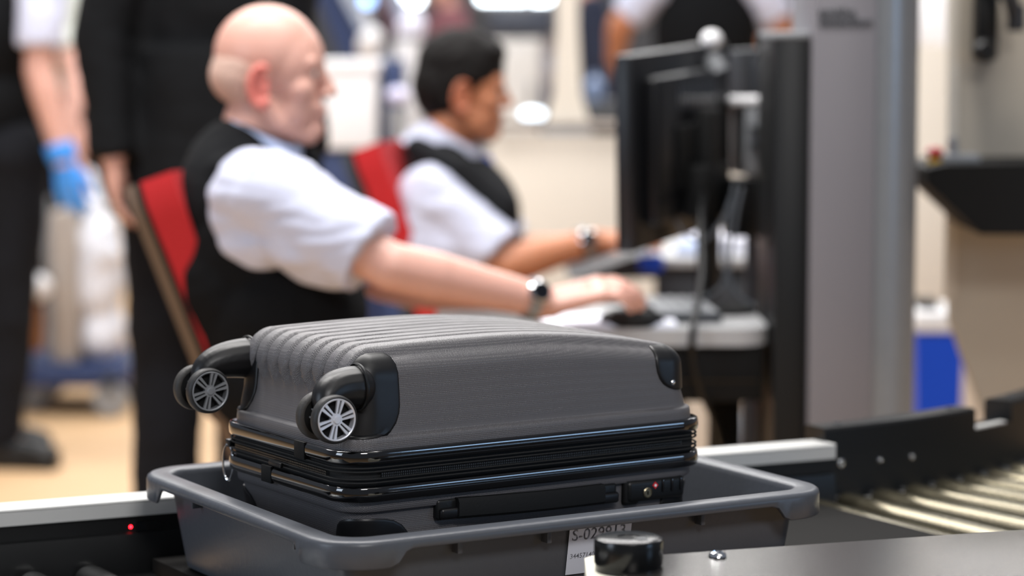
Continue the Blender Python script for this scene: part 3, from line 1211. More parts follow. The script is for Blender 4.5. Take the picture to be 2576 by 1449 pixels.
# close-cropped hair round the back and sides
hr = MB()
Hc, HR = J['head'], J['headR']
hr.ell(Vector(Hc) + HR @ Vector((-.040, 0, -.004)), (.0715, .0725, .058), HR)
hr.ell(Vector(Hc) + HR @ Vector((-.030, 0, .012)), (.078, .0745, .050), HR)
hr.blob('hair', M['hairgrey'], man, voxel=.004, smooth=6)

sh = MB()
sh.ell(P(640, 600, YM), (.120, .160, .16)); sh.ell(P(610, 470, YM), (.085, .170, .09)); sh.ell(P(700, 800, YM), (.130, .150, .14))
for sq, e_, Ys in (('R', J['elR'], 4.39), ('L', J['elL'], 4.73)):
    s0 = P(645, 474, Ys)
    s1 = s0.lerp(Vector(e_), .84)
    sh.ell(s0, (.080, .075, .072))
    sh.cyl(s0, s1, .080, .078, 32)
    sh.ell(s0 + Vector((.0, .0, -.055)), (.080, .055, .090))
    sh.ell(s0.lerp(s1, .60) + Vector((-.02, 0, -.022)), (.115, .062, .070), Matrix.Rotation(D(32), 3, 'Y'))
sh.blob('shirt', M['shirt'], man, voxel=.005, smooth=3, disp=.013, freq=11, stretch=(.55, 1, 1.7))
cl = MB()
cA, cB = P(562, 300, YM), P(768, 392, YM)
cc2 = (cA + cB) / 2 + Vector((-.004, 0, -.004))
axc = (cB - cA).normalized()
nrmc = Vector((-axc.z, 0, axc.x))
if nrmc.z < 0: nrmc = -nrmc
rs = []
for q, h in ((1.18, -.052), (1.08, -.014), (1.0, .014), (.96, .012), (.98, -.05)):
    rs.append([cc2 + axc * (.074 * q * math.cos(2 * PI * i / 40)) + Vector((0, 1, 0)) * (.070 * q * math.sin(2 * PI * i / 40)) + nrmc * h for i in range(40)])
rs.append(rs[0])
cl.rings(rs, True, False, False)
cl.build('collar', M['collar'], man, angle=60)
vs = MB()
vs.ell(P(632, 620, YM), (.146, .188, .175)); vs.ell(P(592, 440, YM), (.092, .125, .105), Matrix.Rotation(D(22), 3, 'Y'))
vs.ell(P(560, 500, YM), (.085, .165, .135), Matrix.Rotation(D(10), 3, 'Y'))
vs.ell(P(700, 780, YM), (.160, .200, .175)); vs.ell(P(690, 930, YM), (.150, .185, .13))
vs.ell(P(585, 700, YM), (.115, .178, .17), Matrix.Rotation(D(-12), 3, 'Y'))
vs.cap(P(560, 430, 4.42), P(620, 395, 4.47), .030, .026)
vs.cap(P(560, 430, 4.68), P(620, 395, 4.63), .030, .026)
vso = vs.blob('vest', M['vest'], man, voxel=.006, smooth=5, disp=.005, freq=10)
MB().tube([P(484, 398, 4.60), P(492, 402, 4.50), P(520, 410, 4.445), P(556, 428, 4.415), P(585, 446, 4.40)], .008, 8).build('vest_piping', M['bluecloth'], man, label='blue piping across the back of the vest')
tie = MB().cap(P(783, 392, YM), P(795, 418, YM), .016, .012)
tie.cap(P(795, 418, YM), P(830, 560, YM), .012, .026)
tie.blob('necktie', M['blackmatte'], man, voxel=.004, smooth=3)
watch(man, J['elR'], J['wrR'], .88, (-.35, -1, .55), M['chrome'], M['greyrim'])

# ---- second officer
Y2 = 5.95
J = dict(head=P(1166, 222, Y2), headR=Rz(D(3)) @ Matrix.Rotation(D(6), 3, 'Y'),
         neck=P(1118, 375, Y2), chest=P(1140, 500, Y2), pelvis=P(1150, 830, Y2),
         shR=P(1093, 492, 5.80), shL=P(1110, 480, 6.10),
         elR=P(1275, 668, 5.72), wrR=P(1500, 606, 5.80), elL=P(1300, 640, 6.2), wrL=P(1500, 620, 6.2),
         hdR=Vector((.98, .1, .06)), hnR=Vector((-.1, -.2, 1)), sideR=1, curlR=.3,
         hdL=Vector((1, 0, 0)), hnL=Vector((0, 0, 1)), sideL=-1,
         hipR=P(1170, 855, 5.86), hipL=P(1170, 855, 6.05),
         foot=Vector((1, 0, 0)), torsoR=Rz(0))
J['knR'] = J['hipR'] + Vector((.43, 0, .02)); J['knL'] = J['hipL'] + Vector((.43, 0, .02))
J['anR'] = Vector((J['knR'].x, J['knR'].y, .09)); J['anL'] = Vector((J['knL'].x + .05, J['knL'].y, .09))
man2, b2 = human('person', 'dark-haired officer in a charcoal vest and blue tie, seated on the farther red chair', J, M['skinB'], .005)
hr = MB()
Hc, HR = J['head'], J['headR']
hq = lambda x, y, z: Vector(Hc) + HR @ Vector((x, y, z))
hr.ell(hq(-.012, 0, .050), (.103, .086, .090), HR); hr.ell(hq(-.045, 0, .005), (.076, .079, .088), HR)
hr.ell(hq(.040, 0, .088), (.050, .066, .036), HR)
for sg in (-1, 1): hr.cap(hq(-.005, sg * .070, .03), hq(.028, sg * .070, .035), .020, .014); hr.cap(hq(-.03, sg * .066, -.03), hq(-.03, sg * .066, .03), .018, .02)
hr.blob('hair', M['hairdark'], man2, voxel=.004, smooth=3, disp=.004, freq=50)
sh = MB()
sh.ell(P(1140, 540, Y2), (.115, .150, .15)); sh.ell(P(1120, 450, Y2), (.08, .16, .08)); sh.ell(P(1160, 690, Y2), (.12, .145, .14))
for e_, Ys in ((J['elR'], 5.78), (J['elL'], 6.12)):
    s0 = P(1092, 492, Ys); s1 = s0.lerp(Vector(e_), .86)
    sh.ell(s0, (.078, .070, .074)); sh.cyl(s0, s1, .074, .074, 32); sh.ell(s0.lerp(s1, .3) + Vector((-.035, 0, -.035)), (.085, .056, .10))
    sh.ell(s0.lerp(s1, .65) + Vector((-.03, 0, -.015)), (.085, .056, .09))
sh.blob('shirt', M['shirt'], man2, voxel=.006, smooth=3, disp=.012, freq=11, stretch=(.6, 1, 1.6))
cl = MB()
cA, cB = P(1052, 308, Y2), P(1222, 412, Y2)
cc2 = (cA + cB) / 2; axc = (cB - cA).normalized(); nrmc = Vector((-axc.z, 0, axc.x))
if nrmc.z < 0: nrmc = -nrmc
rs = []
for q, h in ((1.35, -.055), (1.15, -.014), (1.0, .018), (.95, .015), (1.0, -.05)):
    rs.append([cc2 + axc * (.080 * q * math.cos(2 * PI * i / 40)) + Vector((0, 1, 0)) * (.074 * q * math.sin(2 * PI * i / 40)) + nrmc * h for i in range(40)])
rs.append(rs[0])
cl.rings(rs, True, False, False)
cl.build('collar', M['shirt'], man2, angle=60)
vs = MB()
vs.ell(P(1150, 560, Y2), (.145, .180, .17)); vs.ell(P(1110, 440, Y2), (.085, .15, .095), Matrix.Rotation(D(22), 3, 'Y'))
vs.ell(P(1180, 700, Y2), (.155, .172, .17)); vs.ell(P(1222, 510, Y2), (.075, .17, .11), Matrix.Rotation(D(-30), 3, 'Y'))
vs.cap(P(1050, 375, 5.82), P(1160, 425, 5.76), .028, .030); vs.cap(P(1160, 425, 5.76), P(1255, 520, 5.76), .030, .045); vs.cap(P(1085, 400, 6.06), P(1200, 470, 6.08), .026, .026)
vs.blob('vest', M['vestB'], man2, voxel=.006, smooth=5, disp=.004, freq=10)
tie = MB().cap(P(1222, 408, Y2), P(1236, 445, Y2), .018, .015)
tie.cap(P(1236, 445, Y2), P(1262, 510, Y2), .015, .028)
tie.blob('necktie', M['bluecloth'], man2, voxel=.004, smooth=3)
watch(man2, J['elR'], J['wrR'], .86, (0, -1, .4), M['chrome'], M['grey'])


# ---- standing figures
def standing(label, x, y, yaw, h=1.78, top=None, trousers=None, skin=None, hair=None, vest=None, long_sleeve=False, arms=None, gloves=None, coat=False, skirt_len=0):
    s = h / 1.78
    F = Vector((math.cos(yaw), math.sin(yaw), 0)); Lf = Vector((-F.y, F.x, 0)); B = Vector((x, y, 0))
    W = lambda f, l, z: B + F * f * s + Lf * l * s + Vector((0, 0, z * s))
    J = dict(head=W(.02, 0, 1.655), headR=Rz(yaw), neck=W(-.03, 0, 1.47), chest=W(-.01, 0, 1.25), pelvis=W(0, 0, .96),
             shR=W(-.02, -.185, 1.42), shL=W(-.02, .185, 1.42), elR=W(-.02, -.25, 1.13), elL=W(-.02, .25, 1.13),
             wrR=W(.08, -.26, .89), wrL=W(.08, .26, .89), hdR=Vector((0, 0, -1)) + F * .2, hdL=Vector((0, 0, -1)) + F * .2,
             hnR=-Lf, hnL=Lf, sideR=1, sideL=-1, hipR=W(0, -.10, .92), hipL=W(0, .10, .92), knR=W(.02, -.11, .50), knL=W(.02, .11, .50),
             anR=W(-.02, -.12, .09), anL=W(-.02, .12, .09), foot=F, torsoR=Rz(yaw), trousers=trousers or M['trouser'])
    if arms:
        for k, v in arms.items():
            J[k] = v if k[:2] in ('hd', 'hn', 'si', 'cu') else (v if isinstance(v, Vector) else W(*v))
    r, b = human('person', label, J, skin or M['skinA'], .008, False, s)
    t = MB()
    R = Rz(yaw)
    t.ell(W(0, 0, 1.28), (.120, .165, .20), R); t.ell(W(-.01, 0, 1.05), (.120, .150, .18), R); t.cap(J['shR'], J['shL'], .062)
    for q in 'RL':
        e_ = Vector(J['el' + q])
        if long_sleeve:
            t.cap(J['sh' + q], e_, .075 if coat else .066, .062 if coat else .056)
            t.cyl(e_, Vector(J['wr' + q]).lerp(e_, -.0), .062 if coat else .055, .050 if coat else .040, 20)
        else:
            t.cyl(J['sh' + q], Vector(J['sh' + q]).lerp(e_, .82), .070, .068, 24)
            t.ell(J['sh' + q], (.068,) * 3)
    if coat:
        t.cyl(W(0, 0, 1.2), W(0, 0, .84), .17, .22, 32)
        for sg in (-1, 1): t.cap(W(0, sg * .13, 1.40), W(0, sg * .17, 1.0), .085)
    t.blob('coat' if coat else 'shirt', top or M['shirt'], r, voxel=.009, smooth=3, disp=.010, freq=9)
    if vest:
        v = MB()
        v.ell(W(0, 0, 1.26), (.140, .188, .22), R); v.ell(W(0, 0, 1.04), (.142, .185, .17), R); v.ell(W(0, 0, 1.38), (.11, .165, .10), R)
        v.cap(W(-.02, -.10, 1.42), W(-.02, .10, 1.42), .070)
        v.blob('vest', vest, r, voxel=.009, smooth=3)
    if hair:
        v = MB()
        hc = Vector(J['head'])
        v.ell(hc + R @ Vector((-.015, 0, .050)), (.101 * s, .086 * s, .088 * s), R); v.ell(hc + R @ Vector((-.045, 0, .0)), (.074 * s, .078 * s, .085 * s), R)
        v.blob('hair', hair, r, voxel=.008, smooth=2)
    if gloves:
        for q in gloves:
            v = MB()
            hand_prims(v, J['wr' + q], J['hd' + q], J['hn' + q], J['side' + q], .35, 1.08)
            d_ = (Vector(J['el' + q]) - Vector(J['wr' + q])).normalized()
            v.cyl(J['wr' + q], Vector(J['wr' + q]) + d_ * .05, .040, .044, 20)
            v.blob('glove', M['glove'], r, voxel=.005, smooth=2)
    return r


pA = P(15, 600, 7.5)
standing('standing person in a black vest at the far left with one blue glove', pA.x, 7.6, D(-12), 1.80, vest=M['vest'], hair=M['hairdark'],
         arms=dict(shR=P(112, -130, 7.42), elR=P(98, 175, 7.38), wrR=P(160, 405, 7.36), hdR=Vector((.18, 0, -1)), hnR=Vector((-.2, -1, 0)), sideR=1, hipR=P(42, 395, 7.48), knR=P(22, 800, 7.46), anR=P(-5, 1085, 7.46), hipL=P(20, 395, 7.68), knL=P(0, 800, 7.70), anL=P(-20, 1075, 7.72)), gloves='R')
pB = P(540, 600, 5.75)
standing('person in a long black coat standing with back turned behind the bald officer', pB.x, 5.75, D(86), 1.84, top=M['coat'], long_sleeve=True, coat=True, hair=M['hairdark'],
         arms=dict(elR=P(712, 90, 5.95), wrR=P(690, 260, 6.10), hipL=(0, .11, .92), hipR=(0, -.08, .92), knL=(.02, .115, .50), knR=(.02, -.075, .50), anL=(-.02, .115, .09), anR=(-.02, -.07, .09), shL=P(345, -330, 5.72), elL=P(255, 90, 5.66), wrL=P(285, 395, 5.60), hdL=Vector((.05, .1, -1)), hnL=Vector((-1, 0, 0)), sideL=-1))
pC = P(1775, 300, 9.0)
standing('standing person in a black vest and white shirt with back turned, behind the black monitors', pC.x, 9.0, D(88), 1.80, vest=M['vest'], skin=M['skinB'], hair=M['hairdark'],
         arms=dict(elL=P(1560, 60, 9.0), elR=P(1965, 60, 9.0), wrL=P(1545, 150, 9.15), wrR=P(1935, 100, 9.25), hdL=Vector((.3, .8, -.3)), hdR=Vector((-.3, .8, -.1)), hnL=Vector((0, 0, 1)), hnR=Vector((0, 0, 1))))
pD = P(1485, 300, 13.5)
standing('distant person in navy clothes beyond the beige partition', pD.x, 13.5, D(10), 1.76, top=mat('navy_shirt', '1a2238', .9), trousers=mat('navy_trousers', '1c2334', .9), long_sleeve=True, hair=M['hairdark'])
pE = P(1345, 300, 14.5)
standing('distant person in a light grey top and navy trousers left of the beige stand', pE.x, 14.5, D(170), 1.76, top=mat('grey_top', '9a9aa4', .9), trousers=M['navy'], hair=M['hairdark'])
pF = P(2362, 300, 8.0)
standing('person in a white shirt and black trousers in the gap right of the grey column', pF.x, 8.0, D(60), 1.80, top=M['white'], trousers=M['blackmatte'], hair=M['hairdark'], long_sleeve=True)
pG = P(1120, 300, 16.5)
standing('distant person in a maroon top beyond the dark-haired officer', pG.x, 16.5, D(200), 1.72, top=mat('maroon_top', '7c5058', .9), hair=M['hairdark'], long_sleeve=True)


# ------------------------------------------------------------------ red chairs
def chair(name, label, A, Bv, Cv, wv, shell_m, frame_m):
    """A: upper near corner, Cv: lower near corner of the backrest, wv: width vector"""
    A, Cv, wv = Vector(A), Vector(Cv), Vector(wv)
    root = empty(name, (Cv.x + .2, Cv.y + .25, 0), label, 'chair', group='red chairs of the two seated officers')
    up = (A - Cv)
    nrm_ = wv.cross(up).normalized()
    if nrm_.x < 0: nrm_ = -nrm_           # towards the sitter
    n = 14
    def slab(o0, o1, inset=0.0, bow=.0):
        rs = []
        for i in range(n + 1):
            f = i / n
            c_ = Cv + up * f
            top_in = .012 if f > .97 else 0
            curve = nrm_ * (.03 * math.sin(PI * f) * bow)
            a_ = c_ + wv.normalized() * (inset + top_in)
            b_ = c_ + wv - wv.normalized() * (inset + top_in)
            k_ = []
            m_ = 8
            for j in range(m_ + 1):
                g = j / m_
                p = a_.lerp(b_, g) - nrm_ * (.012 * (1 - (2 * g - 1) ** 2))
                k_.append(p + nrm_ * o1 - curve)
            for j in range(m_, -1, -1):
                g = j / m_
                p = a_.lerp(b_, g) - nrm_ * (.012 * (1 - (2 * g - 1) ** 2))
                k_.append(p + nrm_ * o0 - curve)
            rs.append(k_)
        return MB().rings(rs)
    slab(-.012, .008, 0).build('back_shell', shell_m, root, angle=40, label='brown varnished back shell')
    slab(.008, .018, .004).build('back_edge', M['blackmatte'], root, angle=40)
    slab(.016, .078, .004, ).build('backrest', M['red'], root, angle=50, label='red upholstered backrest pad')
    sc = Cv + wv * .5 + nrm_ * .26
    ang = math.atan2(nrm_.y, nrm_.x)
    MB().box((sc.x, sc.y, .455), (.46, .46, .07), ang, bev=.03, seg=3).build('seat', M['red'], root, angle=50)
    MB().box((sc.x, sc.y, .41), (.44, .44, .02), ang, bev=.006).build('seat_shell', shell_m, root)
    fw = Vector((math.cos(ang), math.sin(ang), 0)); sd_ = Vector((-fw.y, fw.x, 0))
    for a_ in (-1, 1):
        for b_ in (-1, 1):
            top = sc + fw * .17 * a_ + sd_ * .18 * b_; top.z = .41
            bot = sc + fw * (.25 if a_ > 0 else -.24) + sd_ * .21 * b_; bot.z = .0
            if a_ < 0:
                MB().tube([bot, top, Vector((Cv + wv * (.5 + .46 * b_) + up * .15))], .011, 12).build('leg', frame_m, root)
            else:
                MB().tube([bot, top], .011, 12).build('leg', frame_m, root)
    return root


A1 = P(322, 468, 4.40); C1 = P(497, 905, 4.42)
C1 = A1 + (C1 - A1) * 1.58
chair('chair', 'red upholstered chair with brown back shell under the bald officer', A1, None, C1, Vector((.095, .46, 0)), M['wood'], M['darkgrey'])
A2 = P(866, 388, 5.72); C2 = P(1030, 800, 5.74)
C2 = A2 + (C2 - A2) * 1.2
chair('chair', 'red upholstered chair with dark back shell under the dark-haired officer', A2, None, C2, Vector((.085, .46, 0)), M['darkgrey'], M['darkgrey'])

# ------------------------------------------------------------------ near desk with its things
dk = empty('desk', (.15, 4.9, 0), 'light grey desk with black front box in front of the bald officer', 'desk')
TZD = .762
y0 = 4.44
xl, xr = P(1085, 850, y0).x, P(1938, 850, y0).x
pts = [(xl, y0), (xr - .06, y0)] + [(xr - .06 + .06 * math.sin(D(a_)), y0 + .06 - .06 * math.cos(D(a_))) for a_ in range(15, 91, 15)] + [(xr, 4.84), (xl + .25, 4.84), (xl + .25, 4.75)]
top = MB().prism([Vector((x, y, TZD - .030)) for x, y in [(xl + .22, y0)] + pts[1:]], (0, 0, .030))
top.build('tabletop', M['lightgrey'], dk, angle=30)
MB().box(((xl + .11), 4.60, TZD - .012), (.22, .30, .024), bev=.003).build('side_shelf', M['black'], dk)
MB().box(((xl + xr) / 2, 4.50, (TZD - .030 + .630) / 2), (xr - xl - .02, .06, TZD - .030 - .630), bev=.004).build('front_box', M['blackmatte'], dk)
MB().box(((xl + xr) / 2, 4.467, .668), (xr - xl - .04, .004, .004)).build('box_seam', M['gloss'], dk)
for x_ in (xl + .05, xr - .05):
    MB().box((x_, 4.78, .36), (.06, .06, .72), bev=.005).build('leg', M['blackmatte'], dk)
MB().box((xl + .05, 4.52, .31), (.06, .06, .62), bev=.005).build('leg', M['blackmatte'], dk)
MB().box(((xl + xr) / 2, 4.78, .66), (xr - xl - .14, .03, .10), bev=.004).build('cross_beam', M['blackmatte'], dk)

pp = P(1530, 818, 4.47)
MB().box((pp.x, 4.535, TZD + .0045), (.235, .16, .009), D(2), bev=.001).build('notepad', M['paper'], label='white paper pad under the bald officer\'s mouse hand', cat='notepad')
ms_ = P(1590, 800, 4.47)
mo = empty('mouse', (ms_.x, 4.47, TZD + .009), 'black computer mouse under the bald officer\'s hand', 'mouse')
MB().ell((ms_.x, 4.475, TZD + .014), (.058, .030, .022)).build('mouse_shell', M['black'], mo)
MB().cyl((ms_.x + .032, 4.470, TZD + .030), (ms_.x + .032, 4.480, TZD + .030), .007).build('scroll_wheel', M['rubber'], mo)
kb = empty('keyboard', (.22, 4.9, TZD), 'pale keyboard on the desk behind the bald officer\'s hand', 'keyboard')
MB().box((.305, 4.66, TZD + .009), (.12, .27, .018), D(4), bev=.004).build('keyboard_base', M['darkgrey'], kb)
kk = 0
for i in range(5):
    for j in range(14):
        c_ = Vector((.305, 4.66, TZD + .019)) + Rz(D(4)) @ Vector((-.044 + i * .022, -.12 + j * .0185, 0))
        if kk == 0:
            k0 = MB().box((0, 0, 0), (.018, .0155, .006), bev=.0015).build('key', M['grey'], kb, local=True, smooth=False)
            o = k0
        else:
            o = k0.copy(); COL.objects.link(o)
        kk += 1
        o.location = WM[kb.name].inverted() @ c_
        o.rotation_euler = (0, 0, D(4))


# ------------------------------------------------------------------ monitors
def monitor(name, label, near_top, near_bot, wdt, ang, roll, mm, stand_to=None, thick=.035, topz=None):
    a_, b_ = Vector(near_top), Vector(near_bot)
    H_ = a_.z - b_.z
    root = empty(name, (b_.x, b_.y, TZD), label, 'monitor')
    wv = Vector((math.cos(ang), math.sin(ang), 0))
    nb = Vector((math.sin(ang), -math.cos(ang), 0))        # back normal (towards camera right)
    c = (a_ + b_) / 2 + wv * wdt / 2
    R = Matrix((wv, nb, Vector((0, 0, 1)))).transposed().to_4x4()
    Tm = Matrix.Translation(c) @ R @ Matrix.Rotation(roll, 4, 'Y')
    MB().box(None, (wdt, thick, H_), M=Tm @ Matrix.Translation((0, -.01, 0)), bev=.006).build('casing', mm, root)
    MB().box(None, (wdt * .78, .03, H_ * .76), M=Tm @ Matrix.Translation((0, thick / 2 + .002, 0)), bev=.010, seg=3).build('back_bulge', mm, root)
    MB().box(None, (wdt * .42, .014, H_ * .34), M=Tm @ Matrix.Translation((0, thick / 2 + .022, -.02)), bev=.006).build('mount_plate', M['blackmatte'], root)
    MB().box(None, (wdt - .03, .002, H_ - .03), M=Tm @ Matrix.Translation((0, -thick / 2 - .011, 0))).build('screen', M['screen'], root)
    mb = MB()
    for i in range(9):
        mb.box(None, (.010, .002, .05), M=Tm @ Matrix.Translation((-wdt * .18 + i * wdt * .045, thick / 2 + .018, H_ * .26)))
    mb.build('vent_slot', M['gloss'], root)
    return root, c, Tm, wv, nb


MZ = 4.62
mon, mc_, mT, mw_, mn_ = monitor('monitor', 'large black monitor seen from behind on the near desk', P(1572, 122, MZ), P(1592, 622, MZ), .52, D(66), D(-2.5), M['monitor'])
st = MB()
st.box(None, (.06, .03, .36), M=Matrix.Translation(Vector((mc_.x, mc_.y, .955)) + mn_ * .06) @ Matrix.Rotation(D(66), 4, 'Z'), bev=.006)
st.build('stand_post', M['blackmatte'], mon)
MB().lathe([(.06, 0), (.06, .008), (.05, .014), (.0003, .016)], (P(1800, 0, 4.7).x + .02, 4.70, TZD), (0, 0, 1), 40).build('stand_foot', M['blackmatte'], mon)
MB().box(None, (.14, .05, .10), M=Matrix.Translation(Vector((mc_.x, mc_.y, .98)) + mn_ * .055) @ Matrix.Rotation(D(66), 4, 'Z'), bev=.01).build('pivot_block', M['blackmatte'], mon)
wcm = P(1790, 100, 4.95)
wc = empty('webcam', wcm, 'small white camera on top of the large black monitor', 'camera')
MB().ell(wcm, (.021, .021, .019)).build('camera_ball', M['white'], wc)
MB().cyl(wcm + Vector((0, 0, -.03)), wcm + Vector((.012, 0, -.06)), .016, .020).build('camera_clip', M['grey'], wc)

m2, c2_, _, _, _ = monitor('monitor', 'smaller black monitor behind the large one, beside the black scanner panel', P(1850, 118, 5.25), P(1858, 330, 5.25), .34, D(40), D(-2), M['darkgrey'])
MB().box((c2_.x, c2_.y, .53), (.04, .04, 1.06), D(40), bev=.005).build('stand_post', M['blackmatte'], m2)
MB().box((c2_.x, c2_.y, .008), (.24, .24, .016), D(40), bev=.004).build('stand_foot', M['blackmatte'], m2)
dv = empty('computer_box', P(1905, 440, 5.02), 'grey box with a white top beside the black scanner panel', 'computer')
a_ = P(1905, 355, 5.02)
MB().box((a_.x, 5.06, (P(0, 262, 5.0).z + P(0, 440, 5.0).z) / 2), (.080, .16, P(0, 262, 5.0).z - P(0, 440, 5.0).z), D(8), bev=.004).build('box_body', M['grey'], dv)
MB().box((a_.x - .012, 5.06, P(0, 255, 5.0).z), (.115, .17, .014), D(8), bev=.004).build('box_top', M['white'], dv)
for z_ in (.03, .06): MB().box((a_.x + .005, 4.975, P(0, 350, 5.0).z + z_ - .04), (.05, .006, .012), D(8)).build('box_slot', M['darkgrey'], dv)
MB().box((a_.x, 5.08, P(0, 440, 5.0).z / 2), (.03, .03, P(0, 440, 5.0).z), bev=.003).build('support_post', M['darkgrey'], dv)

# cables hanging behind the monitor
def spline(pts, n=10):
    pts = [Vector(p) for p in pts]
    out = []
    for i in range(len(pts) - 1):
        p0, p1, p2, p3 = pts[max(i - 1, 0)], pts[i], pts[i + 1], pts[min(i + 2, len(pts) - 1)]
        for k in range(n):
            t = k / n
            out.append(.5 * ((2 * p1) + (-p0 + p2) * t + (2 * p0 - 5 * p1 + 4 * p2 - p3) * t * t + (-p0 + 3 * p1 - 3 * p2 + p3) * t ** 3))
    return out + [pts[-1]]


MB().tube(spline([P(1770, 480, 4.78), P(1762, 560, 4.68), P(1765, 700, 4.52), P(1745, 820, 4.42), P(1742, 900, 4.42), P(1762, 980, 4.44), P(1800, 1070, 4.5), P(1830, 1180, 4.6)]), .0065, 10).build(
    'monitor_cable', M['black'], label='thick black cable hanging from the monitor over the desk edge', cat='cable')
for i, (pts_, lab) in enumerate(((((1700, 520), (1712, 575), (1765, 606), (1815, 560), (1840, 500)), 'grey cable looping low behind the large monitor'),
                                 (((1850, 460), (1835, 540), (1822, 620), (1825, 700), (1790, 740), (1755, 745)), 'grey cable hanging right of the large monitor'),
                                 (((1868, 470), (1850, 560), (1835, 700), (1880, 760), (1920, 768)), 'grey cable trailing to the right end of the desk'))):
    MB().tube(spline([P(a, b, 4.78) for a, b in pts_]), .0035, 8).build('thin_cable', mat('cable_grey', '5c6066', .5), label=lab, cat='cable', group='grey cables behind the monitor')
MB().box(P(1862, 520, 4.85)[:], (.05, .06, .11), D(20), bev=.006).build('power_brick', M['black'], label='black power brick hanging among the cables', cat='power supply')

# ------------------------------------------------------------------ second desk
Y3 = 5.9
d2 = empty('desk', (.6, 6.1, 0), 'dark desk with pale top in front of the dark-haired officer', 'desk')
xa, xb = P(1650, 640, Y3).x, P(1945, 640, Y3).x
MB().box(((xa + xb) / 2, 6.15, TZD - .01), (xb - xa, .6, .02), bev=.003).build('tabletop', M['lightgrey'], d2)
MB().box(((xa + xb) / 2 + .02, 5.90, .675), (xb - xa + .04, .06, .13), bev=.004).build('front_box', M['darkgrey'], d2)
ax_ = P(1440, 700, Y3); bx_ = P(1660, 640, Y3)
MB().prism([P(1430, 705, 5.88), P(1660, 700, 5.88), P(1700, 652, 5.88), P(1590, 648, 5.88)], (0, .5, 0)).build('side_shelf', M['darkgrey'], d2, smooth=False)
for x_ in (xa + .05, xb - .05):
    MB().box((x_, 6.38, .36), (.05, .05, .72), bev=.004).build('leg', M['darkgrey'], d2)
MB().box((xb - .10, 6.0, .60), (.16, .3, .20), bev=.005).build('drawer_unit', M['darkgrey'], d2)
bb = P(1638, 655, 5.84)
MB().box((bb.x, 5.84, bb.z - .005), (.055, .03, .04), D(5), bev=.008).build('blue_pouch', M['blue'], label='small blue pouch under the lower edge of the large monitor', cat='pouch')
MB().box((P(1850, 0, 6.1).x, 6.05, TZD + .02), (.20, .22, .04), D(7), bev=.004).build('paper_stack', M['paper'], label='stack of white papers on the farther desk', cat='papers')
MB().box((P(1760, 0, 6.1).x, 6.0, TZD + .012), (.10, .16, .024), D(-12), bev=.003).build('folder', M['collar'], label='pale blue folder left of the white paper stack', cat='folder')

# ------------------------------------------------------------------ beige partition with ledge
pt_ = empty('partition', (.4, 7.0, 0), 'long beige low partition wall behind the officers', 'partition')
xa, xb = P(1235, 320, 7.0).x, P(1960, 320, 7.0).x
zt = P(0, 322, 7.0).z
for k in range(2):
    x0_ = xa + (xb - xa) * k / 2; x1_ = xa + (xb - xa) * (k + 1) / 2
    MB().box(((x0_ + x1_) / 2, 7.03, zt / 2 - .01), (x1_ - x0_ - .003, .05, zt - .02), bev=.002).build('panel', M['beige'], pt_)
MB().box(((xa + xb) / 2, 7.06, zt + .008), (xb - xa + .02, .14, .018), bev=.004).build('ledge', mat('ledge_wood', '8a8076', .5), pt_)

# stand, cabinet and dark counter on/behind the ledge
sx_ = P(1428, 300, 7.3)
stn = empty('display_stand', (sx_.x, 7.35, zt), 'beige pedestal stand with flared foot behind the partition ledge', 'stand')
rs = []
for (z_, hw) in ((P(0, 306, 7.3).z - .0, .062), (P(0, 285, 7.3).z, .055), (P(0, 240, 7.3).z, .040), (P(0, 60, 7.3).z, .030), (P(0, -60, 7.3).z, .030)):
    rs.append([(sx_.x - hw, 7.32, z_), (sx_.x + hw, 7.32, z_), (sx_.x + hw, 7.38, z_), (sx_.x - hw, 7.38, z_)])
MB().rings(rs).build('post', M['beige'], stn, smooth=False)
MB().box((sx_.x, 7.35, P(0, 308, 7.3).z / 2), (.14, .10, P(0, 308, 7.3).z), bev=.004).build('pedestal', M['grey'], stn)
MB().box((sx_.x, 7.35, P(0, -60, 7.3).z + .1), (.30, .05, .22), bev=.006).build('display', M['monitor'], stn)

cb = empty('cabinet', P(1290, 300, 9.5), 'off-white cabinet behind the dark-haired officer\'s face', 'cabinet')
cx_ = P(1292, 0, 9.5).x; z1_ = P(0, 100, 9.5).z
MB().box((cx_, 9.6, z1_ / 2), (.20, .4, z1_), bev=.006).build('carcass', mat('cabinet_white', 'c9c7c3', .5), cb)
MB().box((cx_, 9.395, z1_ / 2 + .02), (.17, .012, z1_ - .10), bev=.003).build('door', mat('cabinet_door', 'd4d2ce', .5), cb)
MB().box((cx_ + .06, 9.38, z1_ - .2), (.012, .02, .10), bev=.003).build('handle', M['grey'], cb)

ct = empty('counter_display', P(1310, 60, 11.5), 'dark wide display panel above the off-white cabinet', 'display')
MB().box((P(1310, 0, 11.5).x, 11.5, P(0, 55, 11.5).z), (.30, .06, .15), bev=.008).build('panel', M['darkgrey'], ct)
MB().box((P(1310, 0, 11.5).x, 11.46, P(0, 55, 11.5).z), (.27, .012, .12), bev=.003).build('screen', mat('dim_screen', '3a404c', .3), ct)
MB().box((P(1310, 0, 11.5).x, 11.52, P(0, 55, 11.5).z / 2), (.08, .05, P(0, 55, 11.5).z), bev=.004).build('post', M['grey'], ct)


